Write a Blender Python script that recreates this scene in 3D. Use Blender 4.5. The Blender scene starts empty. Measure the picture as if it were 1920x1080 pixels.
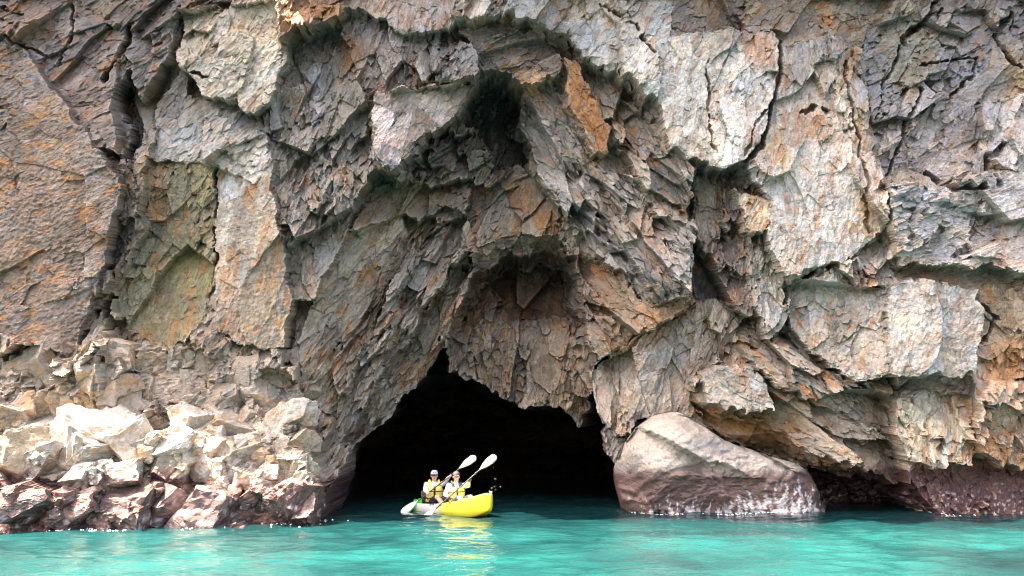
import bpy, bmesh, math, random
import numpy as np
from mathutils import Vector, Matrix, noise as mnoise

random.seed(7)
RNG = np.random.default_rng(11)
C = bpy.context.scene.collection

# ------------------------------------------------------------------ camera, sky, sun, exposure
CAM_H, PITCH, FPX = 1.6, math.radians(11.84), 1387.0
cam_d = bpy.data.cameras.new("camera")
cam_d.sensor_width = 36.0
cam_d.lens = 36.0 * FPX / 1920.0
cam_d.clip_end = 500
cam = bpy.data.objects.new("camera", cam_d)
cam.location = (0, 0, CAM_H)
cam.rotation_euler = (math.pi / 2 + PITCH, 0, 0)
C.objects.link(cam)
sc = bpy.context.scene
sc.camera = cam

SUN_DIR = Vector((-0.42, -0.10, 0.90)).normalized()      # from the scene towards the sun
world = bpy.data.worlds.new("World")
sc.world = world
world.use_nodes = True
wn = world.node_tree
sky = wn.nodes.new("ShaderNodeTexSky")
sky.sky_type = 'NISHITA'
sky.sun_disc = False
sky.sun_elevation = math.asin(SUN_DIR.z)
sky.sun_rotation = math.atan2(SUN_DIR.x, SUN_DIR.y)
sky.air_density = 1.0
sky.dust_density = 5.0
sky.ozone_density = 0.6
bg = wn.nodes["Background"]
bg.inputs["Strength"].default_value = 0.15
wn.links.new(sky.outputs[0], bg.inputs[0])

sun_d = bpy.data.lights.new("sun", 'SUN')
sun_d.energy = 4.0
sun_d.angle = math.radians(0.55)
sun_d.color = (1.0, 0.95, 0.87)
sun = bpy.data.objects.new("sun", sun_d)
sun.rotation_euler = (-SUN_DIR).to_track_quat('-Z', 'Y').to_euler()
sun.location = SUN_DIR * 60
C.objects.link(sun)

sc.view_settings.view_transform = 'Standard'
sc.view_settings.look = 'None'
sc.view_settings.exposure = 2.78
sc.view_settings.gamma = 1.0
sc.view_settings.use_white_balance = True
sc.view_settings.white_balance_temperature = 7600
sc.view_settings.white_balance_tint = 17
sc.cycles.pixel_filter_type = 'BLACKMAN_HARRIS'
sc.cycles.filter_width = 1.05
sc.cycles.use_denoising = True
sc.cycles.max_bounces = 6
sc.cycles.diffuse_bounces = 3

# ------------------------------------------------------------------ helpers
def at(u, v, Y):
    """world (x, z) of a point seen at photo position (u, v), standing Y metres away"""
    a, b = (u - 960.0) / FPX, (540.0 - v) / FPX
    t = Y / (math.cos(PITCH) - b * math.sin(PITCH))
    return a * t, CAM_H + t * (math.sin(PITCH) + b * math.cos(PITCH))

DIP, FAN = .035, .029
def on_face(u, v, Y):
    """the same point in the cliff's own grid, whose depth lines dip towards the sea"""
    x, z = at(u, v, Y)
    return x / (1 + FAN * (Y - 18)), z / (1 + DIP * (Y - 18))

def sm(e0, e1, x):
    t = np.clip((x - e0) / (e1 - e0 + 1e-9), 0, 1)
    return t * t * (3 - 2 * t)

_perm = RNG.permutation(256).astype(np.int32)
_ang = RNG.uniform(0, 2 * np.pi, 256)
_gx, _gy = np.cos(_ang).astype(np.float32), np.sin(_ang).astype(np.float32)
def pn(x, y, seed=0):
    """2-D gradient noise, about -0.7..0.7"""
    x = np.asarray(x, np.float32) + np.float32(seed * 17.31)
    y = np.asarray(y, np.float32) - np.float32(seed * 9.77)
    xi, yi = np.floor(x).astype(np.int32), np.floor(y).astype(np.int32)
    xf, yf = x - xi, y - yi
    u = xf * xf * xf * (xf * (xf * 6 - 15) + 10)
    w = yf * yf * yf * (yf * (yf * 6 - 15) + 10)
    def g(ix, iy, fx, fy):
        h = _perm[(_perm[ix & 255] + iy) & 255]
        return _gx[h] * fx + _gy[h] * fy
    a = g(xi, yi, xf, yf); b = g(xi + 1, yi, xf - 1, yf)
    c = g(xi, yi + 1, xf, yf - 1); d = g(xi + 1, yi + 1, xf - 1, yf - 1)
    return (a + (b - a) * u) + ((c + (d - c) * u) - (a + (b - a) * u)) * w
def fbm(x, y, o=3, seed=0):
    r = 0; amp = 1; f = 1
    for k in range(o):
        r = r + amp * pn(x * f, y * f, seed + k * 3); amp *= .5; f *= 2.03
    return r

def tag(o, label=None, cat=None, group=None, kind=None):
    if label: o['label'] = label
    if cat: o['category'] = cat
    if group: o['group'] = group
    if kind: o['kind'] = kind
    return o
def empty(name, loc=(0, 0, 0), parent=None):
    o = bpy.data.objects.new(name, None)
    o.location = loc; o.empty_display_size = .2
    C.objects.link(o)
    if parent: o.parent = parent
    return o
def mesh_np(name, co, quads, mat, parent=None, smooth=False, attrs=None):
    me = bpy.data.meshes.new(name)
    nv, nf = len(co), len(quads)
    me.vertices.add(nv)
    me.vertices.foreach_set("co", np.ascontiguousarray(co, np.float32).ravel())
    me.loops.add(nf * 4)
    me.loops.foreach_set("vertex_index", np.ascontiguousarray(quads, np.int32).ravel())
    me.polygons.add(nf)
    me.polygons.foreach_set("loop_start", np.arange(0, nf * 4, 4, dtype=np.int32))
    me.polygons.foreach_set("loop_total", np.full(nf, 4, np.int32))
    me.polygons.foreach_set("use_smooth", np.full(nf, smooth, bool))
    me.update(calc_edges=True)
    for k, arr in (attrs or {}).items():
        if arr.ndim == 2:
            at_ = me.attributes.new(k, 'FLOAT_COLOR', 'POINT')
            at_.data.foreach_set("color", np.ascontiguousarray(arr, np.float32).ravel())
        else:
            at_ = me.attributes.new(k, 'FLOAT', 'POINT')
            at_.data.foreach_set("value", np.ascontiguousarray(arr, np.float32))
    me.materials.append(mat)
    o = bpy.data.objects.new(name, me)
    C.objects.link(o)
    if parent: o.parent = parent
    return o

# ------------------------------------------------------------------ materials
def new_mat(name):
    m = bpy.data.materials.new(name); m.use_nodes = True
    return m, m.node_tree, m.node_tree.nodes["Principled BSDF"]
def plain(name, col, rough=.5, var=.12, scale=30, metallic=0, spec=.5, bump=0):
    m, t, p = new_mat(name)
    n = t.nodes.new("ShaderNodeTexNoise"); n.inputs["Scale"].default_value = scale; n.inputs["Detail"].default_value = 4
    co = t.nodes.new("ShaderNodeTexCoord"); t.links.new(co.outputs["Object"], n.inputs["Vector"])
    mr = t.nodes.new("ShaderNodeMapRange"); mr.inputs[1].default_value = .3; mr.inputs[2].default_value = .7
    mr.inputs[3].default_value = 1 - var; mr.inputs[4].default_value = 1 + var
    t.links.new(n.outputs["Fac"], mr.inputs[0])
    mx = t.nodes.new("ShaderNodeMix"); mx.data_type = 'RGBA'; mx.blend_type = 'MULTIPLY'; mx.inputs[0].default_value = 1
    mx.inputs[6].default_value = (*col, 1)
    t.links.new(mr.outputs[0], mx.inputs[7]); t.links.new(mx.outputs[2], p.inputs["Base Color"])
    p.inputs["Roughness"].default_value = rough; p.inputs["Metallic"].default_value = metallic
    p.inputs["Specular IOR Level"].default_value = spec
    if bump:
        b = t.nodes.new("ShaderNodeBump"); b.inputs["Distance"].default_value = bump
        t.links.new(n.outputs["Fac"], b.inputs["Height"]); t.links.new(b.outputs[0], p.inputs["Normal"])
    return m

def rock_material():
    m, t, p = new_mat("fractured_rock")
    N, Lk = t.nodes.new, t.links.new
    col = N("ShaderNodeAttribute"); col.attribute_name = "col"
    wet = N("ShaderNodeAttribute"); wet.attribute_name = "wet"
    geo = N("ShaderNodeNewGeometry")
    mp = N("ShaderNodeMapping"); mp.inputs["Scale"].default_value = (1, .6, 1)
    Lk(geo.outputs["Position"], mp.inputs["Vector"])
    n1 = N("ShaderNodeTexNoise"); n1.inputs["Scale"].default_value = 16; n1.inputs["Detail"].default_value = 9; n1.inputs["Roughness"].default_value = .7
    n2 = N("ShaderNodeTexNoise"); n2.inputs["Scale"].default_value = 4.5; n2.inputs["Detail"].default_value = 8; n2.inputs["Roughness"].default_value = .72
    for n in (n1, n2): Lk(mp.outputs[0], n.inputs["Vector"])
    v = N("ShaderNodeTexVoronoi"); v.inputs["Scale"].default_value = 9; v.feature = 'DISTANCE_TO_EDGE'
    Lk(mp.outputs[0], v.inputs["Vector"])
    mr = N("ShaderNodeMapRange"); mr.inputs[1].default_value = .25; mr.inputs[2].default_value = .75; mr.inputs[3].default_value = .62; mr.inputs[4].default_value = 1.38
    Lk(n1.outputs["Fac"], mr.inputs[0])
    mx = N("ShaderNodeMix"); mx.data_type = 'RGBA'; mx.blend_type = 'MULTIPLY'; mx.inputs[0].default_value = 1
    Lk(col.outputs["Color"], mx.inputs[6]); Lk(mr.outputs[0], mx.inputs[7])
    # iron stains and pale dust, fine grain
    r2 = N("ShaderNodeMapRange"); r2.inputs[1].default_value = .53; r2.inputs[2].default_value = .68; r2.inputs[3].default_value = 0; r2.inputs[4].default_value = .5
    Lk(n2.outputs["Fac"], r2.inputs[0])
    rm = N("ShaderNodeMath"); rm.operation = 'MULTIPLY'
    ra = N("ShaderNodeAttribute"); ra.attribute_name = "rust"
    Lk(r2.outputs[0], rm.inputs[0]); Lk(ra.outputs["Fac"], rm.inputs[1])
    mx2 = N("ShaderNodeMix"); mx2.data_type = 'RGBA'; mx2.inputs[7].default_value = (.33, .15, .055, 1)
    Lk(rm.outputs[0], mx2.inputs[0]); Lk(mx.outputs[2], mx2.inputs[6])
    Lk(mx2.outputs[2], p.inputs["Base Color"])
    rr = N("ShaderNodeMapRange"); rr.inputs[3].default_value = .82; rr.inputs[4].default_value = .38
    Lk(wet.outputs["Fac"], rr.inputs[0]); Lk(rr.outputs[0], p.inputs["Roughness"])
    p.inputs["Specular IOR Level"].default_value = .35
    h1 = N("ShaderNodeMath"); h1.operation = 'MULTIPLY'; h1.inputs[1].default_value = .6; Lk(n1.outputs["Fac"], h1.inputs[0])
    h2 = N("ShaderNodeMath"); h2.operation = 'MINIMUM'; h2.inputs[1].default_value = .12; Lk(v.outputs["Distance"], h2.inputs[0])
    h3 = N("ShaderNodeMath"); h3.operation = 'ADD'; Lk(h1.outputs[0], h3.inputs[0]); Lk(h2.outputs[0], h3.inputs[1])
    b = N("ShaderNodeBump"); b.inputs["Distance"].default_value = .06; b.inputs["Strength"].default_value = .9
    Lk(h3.outputs[0], b.inputs["Height"]); Lk(b.outputs[0], p.inputs["Normal"])
    return m
ROCK = rock_material()

# ------------------------------------------------------------------ cliff: grid in metres (x along the face, z up), relief towards the sea
STEP = 0.023
def axis(lo, hi, out_lo, out_hi, step):
    mid = np.arange(lo, hi, step)
    def tail(start, end):
        r, s, p = [], step, start
        while abs(p - end) > s:
            s *= 1.12; p += s * np.sign(end - start); r.append(p)
        return r
    return np.array(tail(lo, out_lo)[::-1] + list(mid) + tail(mid[-1], out_hi), np.float64)
XS = axis(-14.4, 14.4, -34, 34, STEP)
ZS = axis(-0.35, 13.6, -2.5, 24, STEP)
X, Z = np.meshgrid(XS, ZS)
X = X.astype(np.float32); Z = Z.astype(np.float32)
NZ, NX = X.shape

CTRL = [(0,0,16.6),(240,0,17.2),(450,0,17.5),(700,0,17.0),(950,0,17.0),(1200,0,17.2),(1450,0,17.4),(1700,0,17.6),(1920,0,17.0),
 (100,250,16.8),(380,150,17.3),(600,200,18.2),(800,120,18.3),(930,220,20.6),(1050,200,18.6),(1200,200,17.9),(1400,200,17.0),(1600,200,17.2),(1800,200,17.7),
 (100,450,16.9),(330,400,17.7),(470,450,17.4),(620,400,18.2),(780,380,18.9),(900,380,19.7),(1000,380,19.7),(1150,400,18.7),(1330,420,19.3),(1500,400,17.1),(1800,400,17.2),
 (60,600,17.0),(220,600,18.2),(450,600,17.6),(620,600,18.1),(750,600,18.9),(850,550,19.5),(1000,600,21.0),(1180,600,18.7),(1350,620,18.9),(1500,600,18.1),(1750,620,17.3),(1900,600,17.3),
 (0,760,16.6),(300,700,17.1),(520,720,17.3),(620,780,18.1),(700,760,18.9),(1150,760,18.8),(1400,760,18.3),(1600,760,18.5),(1750,800,17.8),(1900,800,17.6),
 (620,900,17.6),(1150,900,19.2),(1400,900,20.0),(1600,900,20.0),(1800,900,18.7),(1920,900,18.6),(-200,500,16.0),(-200,850,15.2),(2150,500,17.0),(2150,850,18),(960,-200,16.6),(300,-200,16.4),(1600,-200,16.8)]
num = np.zeros_like(X); den = np.zeros_like(X)
for u, v, Y in CTRL:
    cx, cz = on_face(u, v, Y)
    w = 1.0 / ((X - cx) ** 2 + (Z - cz) ** 2 + .5) ** 2
    num += w * Y; den += w
YB = num / den
# out of the frame the cliff goes on; its notched brow is shaped to shade the face
YB -= sm(13.2, 16, Z) * (2.1 - 2.1 * sm(-11, -10, X) + 2.3 * sm(-7.2, -6, X))
YB += sm(18, 24, Z) * 3.0
YB += sm(17, 34, np.abs(X)) * 4 * (X > 0) + sm(18, 34, -X) * -1.0

MASS = np.zeros(X.shape, np.int16)
TH = np.full(X.shape, 75.0, np.float32)        # direction of the grain, degrees
ASP = np.full(X.shape, 2.0, np.float32)        # how long blocks are along the grain
AMP = np.full(X.shape, 1.0, np.float32)        # how rough
SHG = np.full(X.shape, 0.30, np.float32)       # how far plates stand off at their lower edge
RUST = np.full(X.shape, .5, np.float32)
PIT = np.full(X.shape, .42, np.float32)        # how pitted
PAL = dict(pale=(.47,.43,.375), cream=(.46,.40,.31), tan=(.30,.245,.185), brown=(.205,.165,.125), grey=(.25,.235,.215), lilac=(.265,.245,.23),
           dark=(.085,.075,.065), rust=(.36,.175,.075), olive=(.19,.17,.105), pink=(.45,.36,.31), wet=(.06,.045,.045), redbrown=(.17,.105,.075))
COL = np.empty(X.shape + (3,), np.float32); COL[:] = PAL['tan']
WX = X + .16 * fbm(X * 1.1, Z * 1.1, 2, 1) + .04 * fbm(X * 4.3, Z * 4.3, 2, 2)
WZ = Z + .16 * fbm(X * 1.1, Z * 1.1, 2, 5) + .04 * fbm(X * 4.3, Z * 4.3, 2, 6)

def voronoi(spacing, scale_fn, mass_aware=True, warp=.0, seed=0, extent=None):
    x0, x1, z0, z1 = extent or (XS[0], XS[-1], ZS[0], ZS[-1])
    rng = np.random.default_rng(seed)
    gx = np.arange(x0, x1, spacing); gz = np.arange(z0, z1, spacing)
    sx, sz = np.meshgrid(gx, gz)
    sx = (sx + rng.uniform(-.5, .5, sx.shape) * spacing).ravel(); sz = (sz + rng.uniform(-.5, .5, sz.shape) * spacing).ravel()
    ii = np.clip(np.searchsorted(XS, sx), 0, NX - 1); kk = np.clip(np.searchsorted(ZS, sz), 0, NZ - 1)
    th = np.radians(TH[kk, ii] + rng.normal(0, 9, len(sx))); asp = ASP[kk, ii]; ms = MASS[kk, ii]
    best = np.full(X.shape, 1e9, np.float32); cid = np.full(X.shape, -1, np.int32)
    Wd = spacing / np.sqrt(asp); Ln = spacing * np.sqrt(asp)
    wx = X + warp * fbm(X / (spacing * .8), Z / (spacing * .8), 2, seed); wz = Z + warp * fbm(X / (spacing * .8), Z / (spacing * .8), 2, seed + 40)
    rad = 1.5 * Ln + spacing * .35
    i0 = np.searchsorted(XS, sx - rad); i1 = np.searchsorted(XS, sx + rad); k0 = np.searchsorted(ZS, sz - rad); k1 = np.searchsorted(ZS, sz + rad)
    wgt = rng.uniform(0, 1.0, len(sx)) ** 1.5 * 1.1
    for n in range(len(sx)):
        if i1[n] <= i0[n] or k1[n] <= k0[n]: continue
        sl = (slice(k0[n], k1[n]), slice(i0[n], i1[n]))
        dx = wx[sl] - sx[n]; dz = wz[sl] - sz[n]
        c, s = math.cos(th[n]), math.sin(th[n])
        a = (c * dx + s * dz) / Ln[n]; b = (c * dz - s * dx) / Wd[n]
        d = a * a + b * b + wgt[n]
        ok = (d < best[sl]) & (MASS[sl] == ms[n])
        best[sl][ok] = d[ok]; cid[sl][ok] = n
    return cid, sx.astype(np.float32), sz.astype(np.float32), ii, kk, th.astype(np.float32)

# outlines of the masses follow joints: each small cell lies inside or outside as a whole
ext = (-15.5, 15.5, -1.0, 14.6)
cb = voronoi(.24, None, warp=.02, seed=6, extent=ext)
cbk = np.maximum(cb[0], 0); okb = (cb[0] >= 0) * np.float32(.28)
WX = WX + okb * (cb[1][cbk] - X); WZ = WZ + okb * (cb[2][cbk] - Z)

def sdist(poly, soft):
    """signed distance to a polygon (inside > 0) on the part of the grid near it"""
    P = np.array(poly)
    pad = soft + .5
    i0, i1 = np.searchsorted(XS, (P[:, 0].min() - pad, P[:, 0].max() + pad))
    k0, k1 = np.searchsorted(ZS, (P[:, 1].min() - pad, P[:, 1].max() + pad))
    sl = (slice(k0, k1), slice(i0, i1))
    x, z = WX[sl], WZ[sl]
    d = np.full(x.shape, 1e9, np.float32); ins = np.zeros(x.shape, bool)
    for a, b in zip(P, np.roll(P, -1, 0)):
        e = b - a
        t = np.clip(((x - a[0]) * e[0] + (z - a[1]) * e[1]) / (e @ e + 1e-9), 0, 1)
        d = np.minimum(d, (x - a[0] - t * e[0]) ** 2 + (z - a[1] - t * e[1]) ** 2)
        if a[1] != b[1]:
            c = ((a[1] > z) != (b[1] > z)) & (x < (b[0] - a[0]) * (z - a[1]) / (b[1] - a[1]) + a[0])
            ins ^= c
    d = np.sqrt(d)
    return sl, np.where(ins, d, -d)

NAMES = ['cliff_face']
def depth_at(pts):
    """distance of the cliff where the middle of an outline is seen"""
    u, v = np.mean(np.array(pts, float), 0)
    best = None
    for Y in np.arange(14, 26, .05):
        x, z = on_face(u, v, Y)
        if YB[min(np.searchsorted(ZS, z), NZ - 1), min(np.searchsorted(XS, x), NX - 1)] <= Y: return Y
    return 18.0
PENDING = []
def layer(name, pts, Y=None, **k):
    PENDING.append((name, pts, Y, k))
def paint(name, pts, Y=None, gx=0, gz=0, dY=None, soft=.05, mode='set', th=None, asp=None, amp=None, shg=None, col=None, rust=None, csoft=.15, cmix=1.0, bulge=0, pit=None):
    """one rock mass: outline at its own distance; its face is a plane leaning by gx, gz"""
    Yn = Y if Y is not None else depth_at(pts)
    poly = [on_face(u, v, Yn) for u, v in pts]
    sl, sd = sdist(poly, max(soft, csoft))
    m = sm(-soft, soft, sd)
    P = np.array(poly); cx, cz = P.mean(0)
    if Y is not None:
        tgt = Y + gx * (X[sl] - cx) + gz * (Z[sl] - cz)
        if bulge: tgt = tgt - bulge * sm(0, .9, sd)
        if mode == 'min': tgt = np.minimum(tgt, YB[sl])
        if mode == 'max': tgt = np.maximum(tgt, YB[sl])
        YB[sl] = YB[sl] * (1 - m) + tgt * m
    if dY is not None:
        YB[sl] += dY * m
    if name:
        NAMES.append(name)
        MASS[sl] = np.where(sd > 0, len(NAMES) - 1, MASS[sl])
    for arr, val in ((TH, th), (ASP, asp), (AMP, amp), (SHG, shg), (PIT, pit)):
        if val is not None: arr[sl] = np.where(sd > 0, val, arr[sl])
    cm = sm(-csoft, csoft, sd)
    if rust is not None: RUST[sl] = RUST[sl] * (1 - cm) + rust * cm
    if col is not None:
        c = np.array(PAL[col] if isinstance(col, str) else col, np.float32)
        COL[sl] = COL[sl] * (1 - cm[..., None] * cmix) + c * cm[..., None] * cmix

# --- left side
layer('rock_face', [(-300,-200),(130,-200),(130,0),(240,60),(215,180),(235,290),(185,285),(120,190),(50,105),(-300,40)], 16.9, gz=-.05, th=40, asp=1.6, amp=.8, col=(.25,.20,.168), rust=.9)
layer('rock_face', [(130,-200),(520,-200),(520,10),(345,20),(330,90),(270,190),(250,130),(215,180),(240,60),(130,0)], 17.3, th=50, asp=2.2, amp=.9, col=(.24,.205,.175), rust=.7)
layer('rock_slab', [(-300,60),(0,62),(55,105),(120,190),(185,280),(233,347),(207,440),(172,560),(130,670),(60,640),(-300,560)], 16.35, gx=-.12, gz=-.02, th=20, asp=1.3, amp=.2, shg=.1, pit=1.0, col=(.185,.148,.122), rust=.9)
layer('rock_face', [(-300,560),(0,520),(70,640),(135,670),(150,740),(-300,760)], 16.5, gx=.05, th=60, amp=.9, col=(.30,.235,.185), rust=.9)
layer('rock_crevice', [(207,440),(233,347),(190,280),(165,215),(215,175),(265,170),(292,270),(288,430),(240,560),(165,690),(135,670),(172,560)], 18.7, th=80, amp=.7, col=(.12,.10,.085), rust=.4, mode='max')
layer('rock_column', [(120,190),(150,160),(215,180),(245,250),(240,300),(215,330),(185,280)], 17.0, th=60, amp=.8, col=(.16,.13,.11), rust=.5)
layer('rock_block', [(340,20),(520,0),(530,90),(522,160),(505,190),(462,215),(440,190),(380,180),(335,120)], 16.95, gx=.06, gz=.05, th=65, asp=1.7, amp=.55, shg=.15, col='cream', rust=.6)
layer('rock_block', [(285,200),(330,110),(345,175),(440,190),(490,235),(502,300),(480,340),(400,310),(340,310),(285,300)], 17.1, gx=.10, th=60, asp=1.8, amp=.7, col=(.33,.305,.26), rust=.4)
layer('rock_column', [(285,300),(340,305),(400,310),(402,480),(385,600),(330,660),(240,620),(225,540),(280,430)], 17.35, gx=-.10, th=78, asp=2, amp=.45, pit=.5, col='olive', rust=.9)
layer('rock_column', [(400,310),(480,335),(505,300),(520,420),(545,560),(530,650),(440,660),(400,600),(402,480)], 17.15, gx=.08, th=80, asp=2, amp=.3, pit=.8, col=(.27,.225,.17), rust=.9)
layer('rock_face', [(502,300),(490,235),(462,215),(505,190),(530,90),(560,60),(650,40),(690,200),(700,320),(640,440),(590,560),(545,560),(520,420)], 17.75, gx=.10, gz=.05, th=82, asp=2.6, amp=.8, col=(.21,.185,.15), rust=.6)
layer('rock_hole', [(455,222),(470,213),(540,190),(530,250),(500,262),(480,240)], 18.2, th=82, amp=.6, col='brown', mode='max')
# --- top of the arch
layer('rock_overhang', [(540,-200),(860,-200),(855,40),(845,68),(800,60),(760,65),(700,30),(655,12),(600,10),(555,30)], 17.3, soft=.22, gz=.05, th=80, asp=2.4, amp=.6, col='pink', rust=.8)
layer('rock_recess', [(640,45),(655,12),(700,30),(760,65),(800,60),(845,68),(900,90),(890,140),(830,155),(760,165),(690,190),(660,130)], 17.6, gz=-.02, soft=.2, th=80, asp=2.4, amp=.8, col=(.23,.20,.175), rust=.6)
layer('rock_overhang', [(850,-200),(1300,-200),(1260,40),(1250,120),(1230,190),(1180,150),(1110,110),(1060,60),(960,30),(855,40)], 17.35, soft=.25, gz=.05, gx=-.03, th=60, asp=1.7, amp=.8, col='pale', rust=.7)
layer('rock_block', [(855,42),(960,30),(1040,80),(1060,130),(1000,160),(940,130),(900,130),(890,95)], 17.6, th=30, amp=.9, col=(.25,.20,.165), rust=1.0)
layer('hanging_rock', [(695,200),(705,180),(760,168),(850,158),(905,132),(880,170),(850,215),(800,252),(765,288),(732,318),(700,303),(706,240)], 17.35, gx=.05, gz=.12, th=60, asp=1.6, amp=.55, shg=.1, col='pink', rust=.5)
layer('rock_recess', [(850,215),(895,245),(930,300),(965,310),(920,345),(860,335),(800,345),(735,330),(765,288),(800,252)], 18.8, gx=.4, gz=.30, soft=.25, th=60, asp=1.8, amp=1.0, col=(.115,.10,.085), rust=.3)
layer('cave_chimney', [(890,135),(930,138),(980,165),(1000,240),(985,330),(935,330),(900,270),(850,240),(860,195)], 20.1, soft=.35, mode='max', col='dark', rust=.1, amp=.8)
# --- right limb of the arch
layer('rock_limb', [(975,170),(1060,130),(1130,250),(1200,330),(1240,400),(1300,420),(1290,560),(1200,560),(1120,470),(1060,400),(1000,290),(980,230)], 18.2, soft=.2, gx=-.10, gz=.08, th=-55, asp=2.8, amp=1.1, shg=.35, col=(.285,.255,.225), rust=.5)
layer('rock_slab', [(1055,100),(1085,120),(1145,240),(1140,285),(1115,290),(1070,200)], 17.6, gx=.1, th=-60, asp=3, amp=.4, col='rust', rust=1.4)
layer('rock_limb', [(1060,60),(1120,105),(1230,190),(1250,260),(1300,300),(1290,420),(1230,400),(1190,320),(1140,240),(1085,120)], 17.7, soft=.2, gx=.0, gz=.1, th=-60, asp=2.0, amp=1.2, shg=.5, col=(.29,.25,.205), rust=1.0)
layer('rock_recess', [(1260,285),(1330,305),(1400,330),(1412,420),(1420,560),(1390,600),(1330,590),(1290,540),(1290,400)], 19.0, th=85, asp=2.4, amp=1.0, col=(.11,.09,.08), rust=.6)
layer('rock_column', [(1300,330),(1345,345),(1350,430),(1330,480),(1305,440)], 18.2, th=85, asp=2.0, amp=.8, col=(.33,.27,.22), rust=.8)
layer('rock_face', [(860,420),(890,330),(980,300),(1060,400),(1120,470),(1100,540),(1080,480),(1050,450),(960,460),(890,495)], 19.2, soft=.3, gz=.15, th=70, asp=1.8, amp=1.0, shg=.4, col=(.235,.19,.145), rust=1.0)
layer('rock_lip', [(880,470),(960,445),(1050,440),(1075,490),(1050,470),(1000,470),(940,480),(885,510)], 18.9, gz=.1, th=10, asp=2.0, amp=.8, col=(.27,.24,.19), rust=.6)
layer('rock_limb', [(1080,470),(1130,480),(1200,545),(1290,560),(1250,600),(1180,640),(1120,680),(1105,640),(1095,560)], 18.4, gz=.2, th=-40, asp=1.7, amp=1.1, shg=.5, col=(.21,.165,.125), rust=1.1)
# --- left limb: slanting plates
layer('rock_limb', [(700,320),(735,330),(800,345),(860,335),(890,330),(870,400),(820,410),(740,400),(640,440)], 18.7, soft=.35, gx=.15, gz=.06, th=60, asp=2.0, amp=1.1, shg=.5, col=(.185,.15,.115), rust=.7)
layer('rock_limb', [(590,560),(640,440),(740,400),(760,440),(700,600),(640,740),(585,800),(560,770),(560,650)], 18.0, soft=.3, gx=.16, gz=.03, th=62, asp=4.2, amp=1.15, shg=.40, col=(.30,.245,.185), rust=1.0)
layer('rock_limb', [(760,440),(740,400),(820,410),(870,400),(860,460),(800,560),(720,690),(650,820),(600,850),(585,800),(640,740),(700,600)], 18.5, soft=.3, gx=.13, gz=.06, th=62, asp=4.2, amp=1.15, shg=.45, col=(.275,.225,.17), rust=.9)
layer('rock_limb', [(860,460),(870,400),(890,440),(893,490),(868,560),(830,650),(780,720),(720,790),(670,840),(635,900),(615,960),(600,960),(600,850),(650,820),(720,690),(800,560)], 18.95, soft=.2, gx=.15, gz=.06, th=62, asp=3.2, amp=.9, shg=.3, col=(.31,.26,.20), rust=1.0)
# --- cave and the bulge hanging in it
MOUTH = [(560,985),(560,860),(640,760),(720,690),(790,620),(900,600),(1000,600),(1110,640),(1180,720),(1230,830),(1230,985),(1230,1100),(560,1100)]
layer('cave_bulge', [(893,495),(960,465),(1050,450),(1075,490),(1095,560),(1105,640),(1112,690),(1105,770),(1090,795),(1040,765),(990,772),(930,735),(850,700),(835,650),(868,560)], 21.0, gz=.35, soft=.12, th=75, asp=1.5, amp=1.1, shg=.35, col=(.235,.185,.135), rust=.7, bulge=.3)
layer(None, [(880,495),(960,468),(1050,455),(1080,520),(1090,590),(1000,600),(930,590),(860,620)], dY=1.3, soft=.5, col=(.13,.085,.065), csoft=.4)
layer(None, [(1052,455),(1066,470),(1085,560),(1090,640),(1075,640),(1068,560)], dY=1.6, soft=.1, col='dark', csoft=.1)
layer(None, [(905,150),(980,190),(1060,320),(1170,480),(1130,700),(1160,860),(1180,985),(590,985),(600,850),(650,620),(720,430),(770,310),(850,225)], dY=.9, soft=.9)
# --- right side
layer('rock_face', [(1250,-200),(1700,-200),(1680,0),(1650,90),(1560,70),(1540,60),(1460,65),(1330,55),(1262,60)], 17.35, th=45, asp=1.6, amp=.8, col=(.275,.235,.195), rust=.8)
layer('rock_buttress', [(1240,70),(1330,55),(1440,58),(1465,70),(1460,150),(1440,230),(1400,300),(1370,315),(1330,300),(1262,275),(1235,180)], 16.8, gx=.03, gz=.06, th=78, asp=2.6, amp=.5, shg=.12, col='pale', rust=.5)
layer('rock_buttress', [(1465,80),(1560,65),(1615,85),(1630,200),(1650,330),(1660,420),(1600,480),(1560,500),(1480,520),(1440,470),(1445,380),(1400,320),(1440,230)], 16.9, gx=.0, gz=.05, th=80, asp=2.2, amp=.5, shg=.12, col=(.43,.385,.335), rust=.8)
layer('rock_block', [(1382,355),(1440,370),(1450,430),(1430,440),(1392,430)], 17.0, th=70, amp=.5, col=(.43,.34,.25), rust=1.2)
layer('rock_column', [(1400,430),(1450,435),(1470,520),(1480,600),(1440,640),(1410,560)], 17.5, th=85, asp=2.4, amp=.7, col=(.31,.285,.25), rust=.5)
layer('rock_face', [(1620,-200),(2300,-200),(2300,180),(1900,190),(1845,200),(1850,320),(1760,345),(1690,320),(1655,330),(1630,200),(1615,85),(1680,0)], 17.35, gz=.03, th=48, asp=1.9, amp=.75, shg=.2, col='lilac', rust=.45)
layer('rock_column', [(1845,190),(1920,175),(2300,175),(2300,300),(1920,330),(1850,290)], 16.9, th=70, amp=.6, col=(.36,.345,.33), rust=.5)
layer('rock_block', [(1660,345),(1760,350),(1850,320),(1920,320),(2300,320),(2300,520),(1900,510),(1830,500),(1690,495),(1665,440)], 16.85, gz=.05, th=20, asp=1.6, amp=.6, shg=.12, col=(.325,.295,.27), rust=.5)
layer('rock_block', [(1560,500),(1600,480),(1660,430),(1690,495),(1690,540),(1660,700),(1600,720),(1520,650),(1480,600),(1490,530)], 17.4, gz=.15, th=70, asp=1.5, amp=1.0, shg=.4, col=(.31,.28,.24), rust=.7)
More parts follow.
